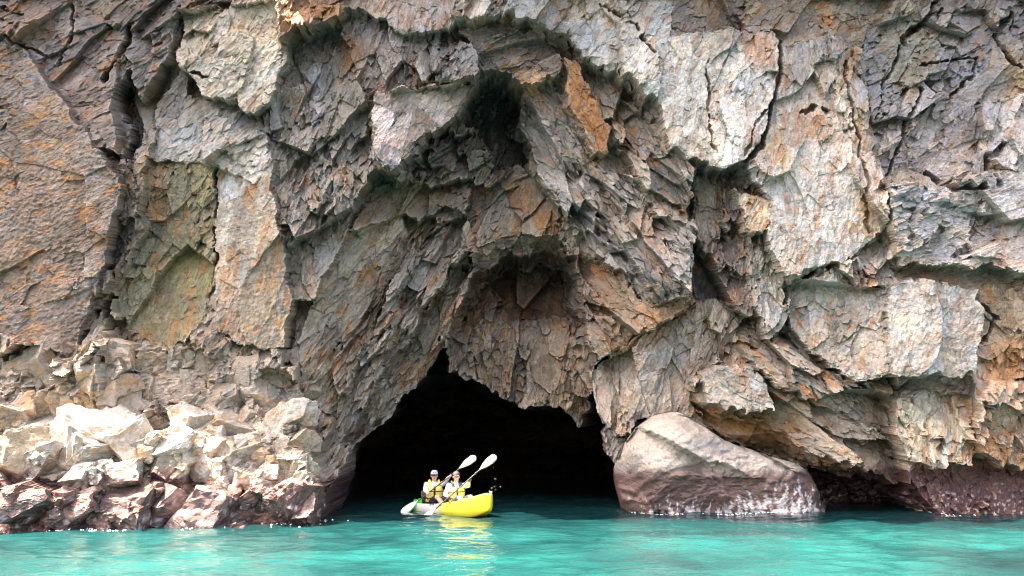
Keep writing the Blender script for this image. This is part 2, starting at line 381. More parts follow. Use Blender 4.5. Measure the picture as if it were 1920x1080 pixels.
layer('rock_crack', [(1670,498),(1840,505),(1920,512),(2300,520),(2300,560),(1830,545),(1690,530)], 17.3, mode='max', th=5, amp=.6, col='brown', rust=.6)
layer('rock_block', [(1672,530),(1700,528),(1780,532),(1830,540),(1840,600),(1832,700),(1760,708),(1670,700),(1662,620)], 16.9, gz=.04, th=70, asp=1.3, amp=.4, shg=.1, col=(.345,.315,.28), rust=.4)
layer('rock_column', [(1835,545),(1920,540),(2300,540),(2300,900),(1920,880),(1835,850),(1830,740),(1832,700)], 17.1, gx=-.02, gz=.05, th=75, asp=1.6, amp=.9, col=(.31,.235,.175), rust=1.1)
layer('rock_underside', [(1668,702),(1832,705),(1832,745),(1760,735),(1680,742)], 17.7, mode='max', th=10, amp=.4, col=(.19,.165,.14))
layer('rock_block', [(1678,742),(1760,735),(1832,745),(1838,800),(1825,872),(1760,880),(1690,872),(1680,800)], 17.25, gz=.06, th=75, asp=1.6, amp=.55, col=(.42,.375,.30), rust=.8)
layer('rock_slab', [(1300,720),(1340,690),(1390,682),(1450,720),(1530,760),(1640,800),(1680,850),(1690,900),(1620,880),(1550,860),(1480,830),(1420,790),(1340,760)], 17.9, gx=.05, gz=.22, th=-28, asp=2.4, amp=.8, shg=.4, col=(.285,.235,.18), rust=1.0)
layer('rock_slab', [(1310,700),(1350,682),(1400,685),(1440,720),(1450,770),(1400,770),(1320,755)], 17.6, gz=.1, th=-30, asp=1.4, amp=.5, col=(.385,.345,.29), rust=.5)
layer('rock_face', [(1420,560),(1480,600),(1520,650),(1600,720),(1660,700),(1675,800),(1640,800),(1530,760),(1450,720),(1400,680),(1380,620)], 17.9, gz=.25, th=-40, asp=2.2, amp=1.15, shg=.5, col=(.27,.23,.18), rust=1.2)
layer('rock_limb', [(1110,700),(1180,650),(1250,605),(1330,560),(1400,600),(1390,680),(1340,690),(1300,720),(1290,790),(1240,770),(1200,785),(1160,830),(1125,770)], 18.55, gx=-.10, gz=.05, th=72, asp=2.6, amp=.7, shg=.2, col=(.335,.285,.23), rust=.6)
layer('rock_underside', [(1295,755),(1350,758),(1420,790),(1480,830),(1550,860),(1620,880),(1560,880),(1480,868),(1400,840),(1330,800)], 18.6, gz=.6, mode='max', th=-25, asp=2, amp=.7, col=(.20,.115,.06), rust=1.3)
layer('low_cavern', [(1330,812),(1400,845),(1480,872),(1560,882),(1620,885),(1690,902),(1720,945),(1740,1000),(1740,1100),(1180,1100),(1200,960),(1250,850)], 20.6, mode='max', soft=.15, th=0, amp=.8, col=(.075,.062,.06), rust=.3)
layer('wet_base', [(1690,862),(1760,866),(1840,858),(1920,885),(2300,900),(2300,1100),(1740,1100),(1730,960),(1700,905)], 17.75, gz=.15, th=80, asp=1.6, amp=.9, col=(.19,.085,.06), rust=.8)
layer('rock_foot', [(1125,770),(1160,830),(1200,790),(1330,812),(1250,860),(1210,960),(1215,1100),(1176,1100),(1172,985),(1158,900),(1140,830)], 18.9, th=80, amp=.6, col=(.26,.21,.17))
# --- left ledge running into the water
layer('rock_outcrop', [(-300,640),(0,660),(90,640),(150,690),(190,640),(215,680),(260,650),(330,640),(420,690),(530,690),(560,760),(575,830),(590,860),(600,920),(608,985),(612,1100),(-300,1100)], 16.4, th=10, asp=1.25, amp=1.1, shg=-.05, col=(.40,.35,.28), rust=.5)
QQ = np.ones(X.shape, np.float32)
def ledge_prof(x, z):
    f = np.interp(z, [-2.5, -.3, .0, .35, 1.0, 1.25, 1.9, 2.6, 3.3, 4.3], [13.4, 14.1, 14.3, 14.45, 14.75, 15.2, 15.75, 16.2, 16.6, 17.0])
    return f + sm(-9.5, -3.6, x) * 1.15 + .3 * pn(x * .5, z * .3, 9)
# the cave runs back into the dark; everything nearer is laid over it, the nearest mass last
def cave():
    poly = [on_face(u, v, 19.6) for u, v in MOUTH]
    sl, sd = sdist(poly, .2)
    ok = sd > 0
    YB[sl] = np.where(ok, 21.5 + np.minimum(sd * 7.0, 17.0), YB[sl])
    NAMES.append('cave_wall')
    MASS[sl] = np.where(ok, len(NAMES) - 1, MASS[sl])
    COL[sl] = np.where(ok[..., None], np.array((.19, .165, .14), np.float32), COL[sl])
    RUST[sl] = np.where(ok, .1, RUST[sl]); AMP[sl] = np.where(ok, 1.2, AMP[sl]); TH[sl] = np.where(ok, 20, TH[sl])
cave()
CAVE_I = len(NAMES) - 1
for name, pts, Y, k in sorted([p for p in PENDING if p[0]], key=lambda p: -p[2]):
    paint(name, pts, Y, **k)
LEDGE_I = NAMES.index('rock_outcrop')
mk = MASS == LEDGE_I
YB[mk] = ledge_prof(X[mk], Z[mk]); QQ[mk] = 1.35
def slope_limit(s):
    """no step steeper than s: undersides and sides slant back, so that they break into blocks as well"""
    dx = np.diff(XS).astype(np.float32); dz = np.diff(ZS).astype(np.float32)
    for _ in range(2):
        for i in range(1, NX): np.minimum(YB[:, i], YB[:, i - 1] + dx[i - 1] * s[:, i], out=YB[:, i])
        for i in range(NX - 2, -1, -1): np.minimum(YB[:, i], YB[:, i + 1] + dx[i] * s[:, i], out=YB[:, i])
        for k in range(1, NZ): np.minimum(YB[k], YB[k - 1] + dz[k - 1] * s[k], out=YB[k])
        for k in range(NZ - 2, -1, -1): np.minimum(YB[k], YB[k + 1] + dz[k] * s[k], out=YB[k])
SL = np.full(X.shape, 4.0, np.float32)
for nm, v in (('cave_wall', 24), ('cave_bulge', 6), ('rock_recess', 4), ('rock_crevice', 5.5), ('cave_chimney', 4.5), ('low_cavern', 6), ('rock_crack', 5), ('rock_hole', 5), ('rock_underside', 5)):
    for n, q in enumerate(NAMES):
        if q == nm: SL[MASS == n] = v
SL[MASS == LEDGE_I] = 9
SL *= np.clip(1 + .9 * fbm(X * 1.3, Z * 1.3, 3, 160), .55, 1.8)
slope_limit(SL)
gz_, gx_ = np.gradient(YB, ZS, XS)
steep = np.hypot(gx_, gz_)
RIB = np.full(X.shape, .35, np.float32)                             # folds and ribs running along the grain
for n, q in enumerate(NAMES):
    if q in ('rock_limb', 'cave_bulge'): RIB[MASS == n] = 1.0
    elif q in ('rock_outcrop', 'cave_wall', 'rock_slab'): RIB[MASS == n] = .1
RIB = RIB.copy()
tr = np.radians(TH); ra = np.cos(tr) * X + np.sin(tr) * Z; rb_ = np.cos(tr) * Z - np.sin(tr) * X
wv = .5 * pn(X * .6, Z * .6, 170)
YB += RIB * (.34 * np.abs(pn(ra * .22, rb_ * 1.15 + wv, 171)) + .20 * np.abs(pn(ra * .45, rb_ * 2.6 + wv, 172)) - .10)
QQ = np.maximum(QQ, 1 + .75 * sm(1.2, 3.0, steep).astype(np.float32) * (MASS != CAVE_I))
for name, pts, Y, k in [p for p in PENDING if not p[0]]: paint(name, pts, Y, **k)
# --- extra traced colour: iron stains, pale faces, dark patches, some sunlight and skylight painted in
for pts, c, mix in [
    ([(540,0),(640,0),(650,40),(590,40),(560,70),(545,60)], 'rust', .8), ([(640,60),(690,80),(680,150),(640,130)], (.24,.12,.05), .7),
    ([(285,300),(305,300),(320,420),(290,430)], 'rust', .6), ([(400,480),(440,500),(450,640),(420,640)], 'rust', .5), ([(405,360),(440,330),(435,480),(405,500)], 'cream', .7),
    ([(430,300),(500,280),(495,320),(420,380),(402,375)], (.55,.50,.44), .9), ([(320,50),(330,60),(325,110),(308,80)], 'pale', .8),  # first patch: sunlight on the column, painted into the rock colour
    ([(580,120),(610,125),(600,245),(585,240)], (.40,.39,.40), .7), ([(740,330),(860,345),(800,410),(690,400)], (.24,.19,.11), .6),  # first patch: skylight on a left-facing side, painted in
    ([(880,395),(900,400),(895,480),(880,470)], 'rust', .6), ([(950,330),(1000,350),(1010,400),(960,400)], 'rust', .5), ([(960,120),(1030,150),(1010,190),(960,170)], (.42,.27,.17), .8),
    ([(1390,60),(1450,65),(1450,120),(1400,115)], (.44,.26,.17), .8), ([(1500,200),(1570,215),(1570,290),(1510,260)], (.46,.32,.21), .7), ([(1530,0),(1565,0),(1570,55),(1545,45)], (.42,.22,.09), .8),
    ([(1600,180),(1625,200),(1640,440),(1615,440)], (.40,.26,.14), .6), ([(1885,100),(1920,110),(1920,180),(1890,190)], (.45,.27,.12), .7), ([(1850,640),(1920,620),(1920,720),(1860,720)], (.40,.20,.08), .7),
    ([(1840,190),(1920,180),(1920,290),(1860,285)], (.42,.41,.41), .6), ([(1340,770),(1420,775),(1490,830),(1440,840),(1370,810)], (.30,.15,.06), .8), ([(1590,500),(1650,500),(1640,555),(1580,550)], (.22,.13,.09), .8),
    ([(300,510),(400,420),(400,540),(340,560)], (.27,.25,.12), .5), ([(690,470),(760,440),(700,620),(650,640)], (.20,.165,.13), .4), ([(1230,630),(1300,620),(1290,700),(1220,700)], (.20,.17,.14), .5),
    ([(1250,565),(1300,550),(1300,600),(1180,670),(1150,660)], (.26,.13,.06), .7), ([(1650,0),(1720,0),(1760,120),(1690,200),(1640,120)], (.25,.22,.13), .5), ([(0,800),(140,790),(330,860),(200,880),(0,860)], (.50,.46,.38), .7),  # last patch: sun on the ledge's left end, put into its colour
    ([(0,330),(60,300),(160,330),(150,520),(0,560)], (.21,.14,.095), .4)]:
    paint(None, pts, Y=None, col=c, cmix=mix, csoft=.22)

# --- breaking the masses into blocks
def apply_blocks(cid, sx, sz, ii, kk, q, off, tilt, shg, seed, clip):
    rng = np.random.default_rng(seed + 100)
    n = len(sx)
    o = rng.normal(0, off, n).astype(np.float32); tx = rng.normal(0, tilt, n).astype(np.float32); tz = rng.normal(0, tilt * .8, n).astype(np.float32)
    a = AMP[kk, ii]; o *= a; tx *= a; tz = tz * a + SHG[kk, ii] * shg * a
    yc = YB[kk, ii]
    ok = cid >= 0; c = np.where(ok, cid, 0)
    plane = tx[c] * (X - sx[c]) + tz[c] * (Z - sz[c]) + o[c]
    quant = np.clip(yc[c] - YB, -clip * QQ ** 3, clip * QQ ** 3) * np.minimum(q * QQ ** 1.6, .92)
    return np.where(ok, np.clip(plane, -clip, clip) + quant, 0).astype(np.float32)

ext = (-15.5, 15.5, -1.0, 14.6)
c1 = voronoi(1.35, None, warp=.10, seed=3)
d1 = apply_blocks(*c1[:5], q=.55, off=.13, tilt=.36, shg=.7, seed=1, clip=.65)
YB = YB + d1
slope_limit(SL * 2.2)
c2 = voronoi(.52, None, warp=.03, seed=4, extent=ext)
d2 = apply_blocks(*c2[:5], q=.45, off=.06, tilt=.50, shg=1.1, seed=2, clip=.30)
shat = np.where(np.random.default_rng(8).random(len(c1[1])) < .5, np.random.default_rng(18).uniform(.12, .4, len(c1[1])), np.random.default_rng(19).uniform(.7, 1.25, len(c1[1]))).astype(np.float32)
SHAT = shat[np.maximum(c1[0], 0)]                                   # massive blocks next to shattered ones
YB = YB + d2 * np.where(MASS == LEDGE_I, 1, SHAT)
rngf = np.random.default_rng(77)
f1 = .25 + .75 * shat; f2 = rngf.choice([.35, .7, 1.1, 1.6], len(c2[1])).astype(np.float32)
FRAC = f1[np.maximum(c1[0], 0)] * f2[np.maximum(c2[0], 0)]          # some faces are shattered, some are clean joints
c3 = voronoi(.16, None, warp=.01, seed=5, extent=ext)
d3 = apply_blocks(*c3[:5], q=.3, off=.028, tilt=.55, shg=.6, seed=3, clip=.11)
YB = YB + d3 * np.where(QQ > 1.4, np.maximum(FRAC, .9), FRAC)
# grain along each block
th1 = np.where(c2[0] >= 0, c2[5][np.maximum(c2[0], 0)], math.radians(70))
cs, sn = np.cos(th1), np.sin(th1)
jit = (np.maximum(c2[0], 0) * .37).astype(np.float32)
gu = (cs * X + sn * Z); gv = (cs * Z - sn * X)
g1 = 1 - np.abs(pn(gu * 2.6 + jit, gv * 9, 21)) * 2
g2 = pn(gu * 7 + jit, gv * 22, 22)
YB += (.4 + .6 * AMP) * (.55 + .6 * FRAC) * (.034 * (1 - g1) + .024 * g2) + .026 * fbm(X * 7, Z * 7, 3, 31)

YB += PIT * np.clip(.5 + 1.3 * fbm(X * .8, Z * .8, 3, 44), .1, 1.6) * (.05 * np.abs(pn(X * 3.2 + Z * 1.5 + 1.6 * pn(X * 1.7, Z * 1.7, 40), Z * 5.0 - X * 1.2 + 1.6 * pn(X * 1.9, Z * 1.9, 41), 42)) + .035 * pn(X * 10 + Z * 4, Z * 13, 43) - .02)
# traced cracks
def crack(pts, width=.05, depth=.3):
    global YB
    Yn = depth_at(pts[len(pts)//2:len(pts)//2+1])
    P = np.array([on_face(u, v, Yn) for u, v in pts])
    pad = width * 3
    i0, i1 = np.searchsorted(XS, (P[:, 0].min() - pad, P[:, 0].max() + pad)); k0, k1 = np.searchsorted(ZS, (P[:, 1].min() - pad, P[:, 1].max() + pad))
    sl = (slice(k0, k1), slice(i0, i1)); d = np.full(X[sl].shape, 1e9, np.float32)
    for a, b in zip(P[:-1], P[1:]):
        e = b - a
        t = np.clip(((WX[sl] - a[0]) * e[0] + (WZ[sl] - a[1]) * e[1]) / (e @ e + 1e-9), 0, 1)
        d = np.minimum(d, np.hypot(WX[sl] - a[0] - t * e[0], WZ[sl] - a[1] - t * e[1]))
    YB[sl] += depth * (1 - sm(width * .5, width * 1.3, d))
def joints():
    rj = random.Random(17)
    for _ in range(95):
        x, z = rj.uniform(-13.5, 13.5), rj.uniform(.8, 13)
        i, k = int(np.searchsorted(XS, x)), int(np.searchsorted(ZS, z))
        if MASS[k, i] in (CAVE_I, LEDGE_I) or PIT[k, i] > .4: continue
        th = math.radians(TH[k, i] + rj.gauss(0, 7) + (90 if rj.random() < .22 else 0)); L = rj.uniform(.6, 2.6)
        x2, z2 = x + math.cos(th) * L, z + math.sin(th) * L
        i0, i1 = np.searchsorted(XS, (min(x, x2) - .9, max(x, x2) + .9)); k0, k1 = np.searchsorted(ZS, (min(z, z2) - .9, max(z, z2) + .9))
        sl = (slice(k0, k1), slice(i0, i1)); wob = .13 * pn(X[sl] * 1.6, Z[sl] * 1.6, 500 + _) + .035 * pn(X[sl] * 6, Z[sl] * 6, 501 + _)
        a = (X[sl] - x) * math.cos(th) + (Z[sl] - z) * math.sin(th); b = -(X[sl] - x) * math.sin(th) + (Z[sl] - z) * math.cos(th) + wob
        along = sm(-.1, .25, a) * sm(L + .1, L - .25, a)
        w = rj.uniform(.010, .035)
        YB[sl] += along * (rj.uniform(.06, .25) * np.exp(-(b / w) ** 2) + rj.choice((-1, 1)) * rj.uniform(.02, .07) * (b > 0) * sm(.8, .2, b))
joints()
for pts, w, dp in [([(1750,10),(1720,50),(1690,85)], .07, .5), ([(1730,35),(1770,18)], .05, .4), ([(1720,125),(1780,110),(1835,105),(1830,140),(1800,170),(1760,185)], .03, .25),
    ([(1720,170),(1700,230),(1690,260)], .04, .3), ([(1465,70),(1460,150),(1440,230),(1405,300)], .06, .45), ([(1700,250),(1670,310),(1660,330)], .04, .3), ([(1745,320),(1790,350),(1850,355)], .07, .5),
    ([(0,58),(60,95),(90,110)], .03, .2), ([(240,50),(225,100),(200,150)], .06, .5), ([(130,0),(135,60),(110,120)], .03, .25), ([(1330,110),(1325,200),(1345,290)], .03, .2), ([(1400,290),(1420,230),(1450,190)], .03, .2),
    ([(1690,90),(1660,150),(1640,230)], .03, .25), ([(1880,270),(1850,300),(1855,350)], .06, .4), ([(1590,110),(1600,200),(1625,330),(1630,430)], .03, .2), ([(345,20),(330,100),(350,140),(400,150)], .04, .3),
    ([(1120,0),(1180,30),(1230,100)], .04, .3), ([(1500,215),(1520,203),(1550,210)], .05, .35), ([(1820,560),(1870,600),(1840,640)], .05, .3), ([(1900,20),(1870,60),(1880,100),(1910,130)], .06, .4)]:
    crack(pts, w, dp)

# --- colour of the rock
rngc = np.random.default_rng(5)
def jitter(c, amp, hue):
    n = len(c[1]); v = rngc.normal(0, amp, n).astype(np.float32); h = rngc.normal(0, hue, n).astype(np.float32)
    k = np.maximum(c[0], 0); ok = (c[0] >= 0)
    return np.where(ok, v[k], 0), np.where(ok, h[k], 0)
lu = (sm(1.7, 2.7, Z) * (MASS == LEDGE_I) * .8)[..., None]; COL = COL * (1 - lu) + lu * np.array((.27, .225, .175), np.float32)
v1, h1 = jitter(c1, .09, .035); v2, h2 = jitter(c2, .14, .045); v3, h3 = jitter(c3, .12, .05)
val = 1 + v1 + v2 + v3 + .30 * fbm(X * .9, Z * .9, 3, 50) + .25 * g2 + .18 * fbm(X * 5, Z * 5, 3, 53)
hue = h1 + h2 + h3 + .10 * fbm(X * .7, Z * .7, 3, 60)
COL *= np.clip(val, .45, 1.7)[..., None]
COL[..., 0] *= 1 + hue * .6; COL[..., 2] *= 1 - hue * .8
rn = fbm(gu * .9 + jit * .1, gv * 4.2, 4, 70) * .75 + fbm(X * 1.5, Z * .9, 4, 75) * .5
rm = np.clip(sm(.17, .30, rn) * RUST * .85, 0, .9)[..., None]
COL = COL * (1 - rm * .85) + rm * .85 * np.array((.40, .19, .075), np.float32) * (.8 + .5 * fbm(X * 6, Z * 6, 2, 79))[..., None]
pm = (sm(.30, .55, fbm(gu * 1.0 + 40, gv * 2.4, 4, 83)) * .30)[..., None]
COL = COL * (1 - pm) + pm * np.array((.45, .43, .41), np.float32)
dk = (sm(.28, .6, fbm(gu * 1.6 + 9, gv * 6, 4, 90)) * .45)[..., None]
COL = COL * (1 - dk * .6)
def blur(a, n):
    for ax in (0, 1):
        c = np.cumsum(np.concatenate([np.repeat(a.take([0], ax), n + 1, ax), a, np.repeat(a.take([-1], ax), n, ax)], ax), ax, dtype=np.float64)
        L = a.shape[ax]
        a = ((c.take(range(2 * n + 1, 2 * n + 1 + L), ax) - c.take(range(0, L), ax)) / (2 * n + 1)).astype(np.float32)
    return a
edge = sm(.012, .06, blur(YB, 3) - YB)[..., None] * .30                 # knocked corners and arrises are bare, paler rock
COL = COL * (1 - edge) + edge * (COL * .6 + np.array((.24, .225, .205), np.float32))
# tidal band: dark wet rock, crimson crust, barnacles
def tide(Zv, Xv, S):
    lvl = .98 + .28 * fbm(Xv * 1.1, Zv * .8, 3, 95) + .05 * fbm(Xv * 7, Zv * 7, 2, 97)
    band = sm(lvl + .10, lvl - .10, Zv)
    barn = sm(.22, .34, fbm(Xv * 11, Zv * 11, 3, 101)) * sm(.75, .25, Zv + .4 * fbm(Xv * 2, Zv * 2, 2, 99))
    return band, barn
band, barn = tide(Z, X, 0)
b_ = band[..., None]
pk = (sm(-.05, .35, fbm(X * 1.9, Z * 2.2, 4, 110)) * sm(-3.8, -4.8, X))[..., None]
crim = np.array((.085, .042, .045), np.float32) * (1 - pk) + pk * np.array((.40, .20, .165), np.float32)
COL = COL * (1 - b_ * .85) + crim * b_ * .85
bb = (barn * band)[..., None] * (.9 - .75 * (MASS == CAVE_I))[..., None]
COL = COL * (1 - bb * .8) + np.array((.52, .48, .45), np.float32) * bb * .8
WET = (band * (1 - barn) * .8).astype(np.float32)
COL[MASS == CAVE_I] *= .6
COL = np.clip(COL, .012, .75)

# 3-D: the beds lean, so depth is measured along a line that dips towards the sea
n3x = .018 * fbm(YB * 3.1 + X * .7, Z * 3.1, 2, 120); n3z = .018 * fbm(X * 3.1, YB * 3.1 + Z * .7, 2, 130)
cav = (MASS == CAVE_I) * np.maximum(YB - 20, 0)                            # the chamber widens behind its mouth
co = np.stack([(X + n3x) * (1 + FAN * (YB - 18)) + (X + .8) * .05 * cav, YB, (Z + n3z) * (1 + DIP * (YB - 18))], -1).reshape(-1, 3)
RGBA = np.concatenate([COL, np.ones(X.shape + (1,), np.float32)], -1).reshape(-1, 4)
WETf, RUf = WET.ravel(), RUST.ravel().astype(np.float32)
c1id = c1[0]

# --- one mesh for each block, gathered under its rock mass
idx = np.arange(NX * NZ).reshape(NZ, NX)
quads = np.stack([idx[:-1, :-1], idx[:-1, 1:], idx[1:, 1:], idx[1:, :-1]], -1).reshape(-1, 4)
fm = MASS[:-1, :-1].ravel().astype(np.int64); fc = c1id[:-1, :-1].ravel().astype(np.int64)
fx = np.abs(X[:-1, :-1].ravel()); fz = Z[:-1, :-1].ravel()
outside = (fx > 14.2) | (fz > 13.4) | (fz < -.3)
fc = np.where(outside | (fm == 0) | (fm == CAVE_I), -2, fc)
key = fm * 100000 + fc + 10
order = np.argsort(key, kind='stable'); ks = key[order]
starts = np.flatnonzero(np.r_[True, ks[1:] != ks[:-1]]); ends = np.r_[starts[1:], len(ks)]
# small leftovers join the first block of their mass
groups = {}
for s, e in zip(starts, ends):
    m = int(fm[order[s]]); groups.setdefault(m, []).append(order[s:e])
cliff = tag(empty('cliff', (0, 18, 0)), 'weathered grey and rust-stained sea cliff with an arched cave', 'cliff', kind='structure')
outcrop = tag(empty('rock_outcrop', (-8, 15, 0)), 'sunlit stepped rock outcrop at the waterline with a crimson tidal band', 'rock outcrop')
nobj = 0
for m, gl in groups.items():
    big = [g for g in gl if len(g) > 900]; small = [g for g in gl if len(g) <= 900]
    if not big: big = [np.concatenate(gl)]; small = []
    big.sort(key=len)
    if small: big[-1] = np.concatenate([big[-1]] + small)
    if m == LEDGE_I: par = outcrop
    elif len(big) == 1: par = cliff
    else: par = empty(NAMES[m], (0, 0, 0), cliff); par.location = (0, -0, 0)
    for g in big:
        q = quads[g]
        vi, inv = np.unique(q, return_inverse=True)
        nm = NAMES[m] if len(big) == 1 else 'rock_block'
        o = mesh_np(nm, co[vi] - np.array(par.matrix_world.translation if False else (0, 0, 0)), inv.reshape(-1, 4), ROCK, None, False,
                    {'col': RGBA[vi], 'wet': WETf[vi], 'rust': RUf[vi]})
        o.parent = par
        base = Vector((0, 0, 0)); p = par
        while p: base += p.location; p = p.parent
        o.location = -base
        nobj += 1
print("rock objects", nobj, "masses", len(NAMES), "verts", len(co))

# --- loose angular blocks of the outcrop
def chunk(size, rd):
    """an angular block: a box cut by random joints, its faces split up and chipped"""
    bm = bmesh.new()
    bmesh.ops.create_cube(bm, size=2)
    for _ in range(9):
        n = Vector((rd.gauss(0, 1), rd.gauss(0, 1), rd.gauss(0, 1))).normalized()
        bmesh.ops.bisect_plane(bm, geom=bm.verts[:] + bm.edges[:] + bm.faces[:], plane_co=n * rd.uniform(.55, 1.2), plane_no=n, clear_outer=True)
        ed = [e for e in bm.edges if e.is_boundary]
        if ed: bmesh.ops.holes_fill(bm, edges=ed)
    bmesh.ops.bevel(bm, geom=bm.edges[:], offset=.05, segments=1, affect='EDGES', clamp_overlap=True)
    bmesh.ops.triangulate(bm, faces=bm.faces)
    for _ in range(4):
        lim = .24
        ed = [e for e in bm.edges if e.calc_length() > lim]
        if not ed: break
        bmesh.ops.subdivide_edges(bm, edges=ed, cuts=1)
        bmesh.ops.triangulate(bm, faces=bm.faces)
    ox = rd.uniform(0, 99)
    for v in bm.verts:
        p = v.co; q = Vector((p.x * size[0] * 3 + ox, p.y * size[1] * 3, p.z * size[2] * 3))
        d = .16 * mnoise.noise(q * .8) + .10 * mnoise.noise(q * 2.2) + .09 * abs(mnoise.noise(q * 4)) + .05 * mnoise.noise(q * 9)
        v.co = Vector((p.x * size[0], p.y * size[1], p.z * size[2])) * (1 + d)
    return bm
def outcrop_blocks():
    rd = random.Random(31)
    spec = [(40,955,110,80),(130,945,100,90),(215,950,90,80),(300,940,110,100),(378,955,110,80),(470,958,110,66),(555,945,90,95),
            (40,860,100,80),(130,850,125,95),(230,840,110,100),(300,885,90,60),(362,868,85,75),(440,895,85,60),(500,895,60,60),(545,882,80,60),(90,905,90,50),(200,895,80,50),
            (50,790,100,75),(130,790,90,65),(200,770,95,65),(275,790,115,85),(350,800,80,90),(412,790,90,60),(480,805,75,80),(530,795,70,85),(555,840,60,60),(400,840,80,60),(320,835,80,50),
            (60,710,115,90),(125,735,70,60),(205,720,75,60),(262,725,90,85),(335,740,105,60),(405,745,90,50),(470,735,80,60),(530,730,60,85),(445,770,60,40),
            (200,655,75,75),(305,680,120,75),(385,690,85,55),(445,700,75,50),(500,695,60,65),(150,690,70,60),(20,760,60,60)]
    for _ in range(110):
        v = rd.uniform(690, 940); spec.append((rd.uniform(0, 575), v, rd.uniform(16, 50), rd.uniform(14, 45)))
    for u, v, w, h in spec:
        Y = depth_at([(u, v)]); x, z = at(u, v, Y)
        k = Y / FPX
        sx, sz = w * k * .5, h * k * .5; sy = .5 * (sx + sz) * rd.uniform(.8, 1.2)
        q_ = rd.uniform(.72, 1.2); bm = chunk((sx * q_, sy * 1.1, sz * q_ * rd.uniform(.8, 1.25)), rd)
        rot = Matrix.Rotation(rd.gauss(0, .6), 4, 'Z') @ Matrix.Rotation(rd.gauss(-.15, .25), 4, 'Y') @ Matrix.Rotation(rd.gauss(-.12, .25), 4, 'X')
        bm.transform(Matrix.Translation((x + rd.gauss(0, .05), Y + sy * (rd.uniform(.5, .95) + .25 * (z > 1.6)), z + rd.gauss(-.03, .06))) @ rot)
        me = bpy.data.meshes.new('rock_block'); bm.to_mesh(me); bm.free()
        P = np.empty(len(me.vertices) * 3, np.float32); me.vertices.foreach_get('co', P); P = P.reshape(-1, 3)
        px, pz = P[:, 0] + .6 * P[:, 1], P[:, 2]
        c = np.empty((len(P), 3)); t = rd.uniform(0, 1) ** 1.5
        c[:] = np.array((.44, .40, .355)) * (1 - t) + np.array((.31, .25, .18)) * t
        up_ = float(sm(1.7, 2.7, np.array(z))); c = c * (1 - .8 * up_) + np.array((.27, .225, .175)) * .8 * up_
        c *= (rd.gauss(1, .10) + .25 * fbm(px * 2.5, pz * 2.5, 3, 400))[:, None]
        r_ = (sm(.12, .3, fbm(px * 2.2, pz * 2.6, 3, 404)) * .55)[:, None]; c = c * (1 - r_) + r_ * np.array((.38, .22, .10))
        bd, br = tide(P[:, 2], P[:, 0], 0)
        pk = (sm(.05, .40, fbm(P[:, 0] * 1.9, pz * 2.2, 4, 110) + rd.gauss(0, .2)) * sm(.05, .35, pz))[:, None]
        cr_ = np.array((.085, .042, .045)) * (1 - pk) + pk * np.array((.46, .27, .23))
        c = c * (1 - bd[:, None] * .88) + cr_ * bd[:, None] * .88
        bb = (br * bd)[:, None] * .75; c = c * (1 - bb) + np.array((.55, .50, .47)) * bb
        a_ = me.attributes.new('col', 'FLOAT_COLOR', 'POINT'); a_.data.foreach_set('color', np.concatenate([np.clip(c, .015, .75), np.ones((len(P), 1))], 1).astype(np.float32).ravel())
        a_ = me.attributes.new('wet', 'FLOAT', 'POINT'); a_.data.foreach_set('value', (bd * (1 - br) * .8).astype(np.float32))
        a_ = me.attributes.new('rust', 'FLOAT', 'POINT'); a_.data.foreach_set('value', np.full(len(P), .4, np.float32))
        me.materials.append(ROCK)
        o = bpy.data.objects.new('rock_block', me); C.objects.link(o); o.parent = outcrop; o.location = -outcrop.location
outcrop_blocks()
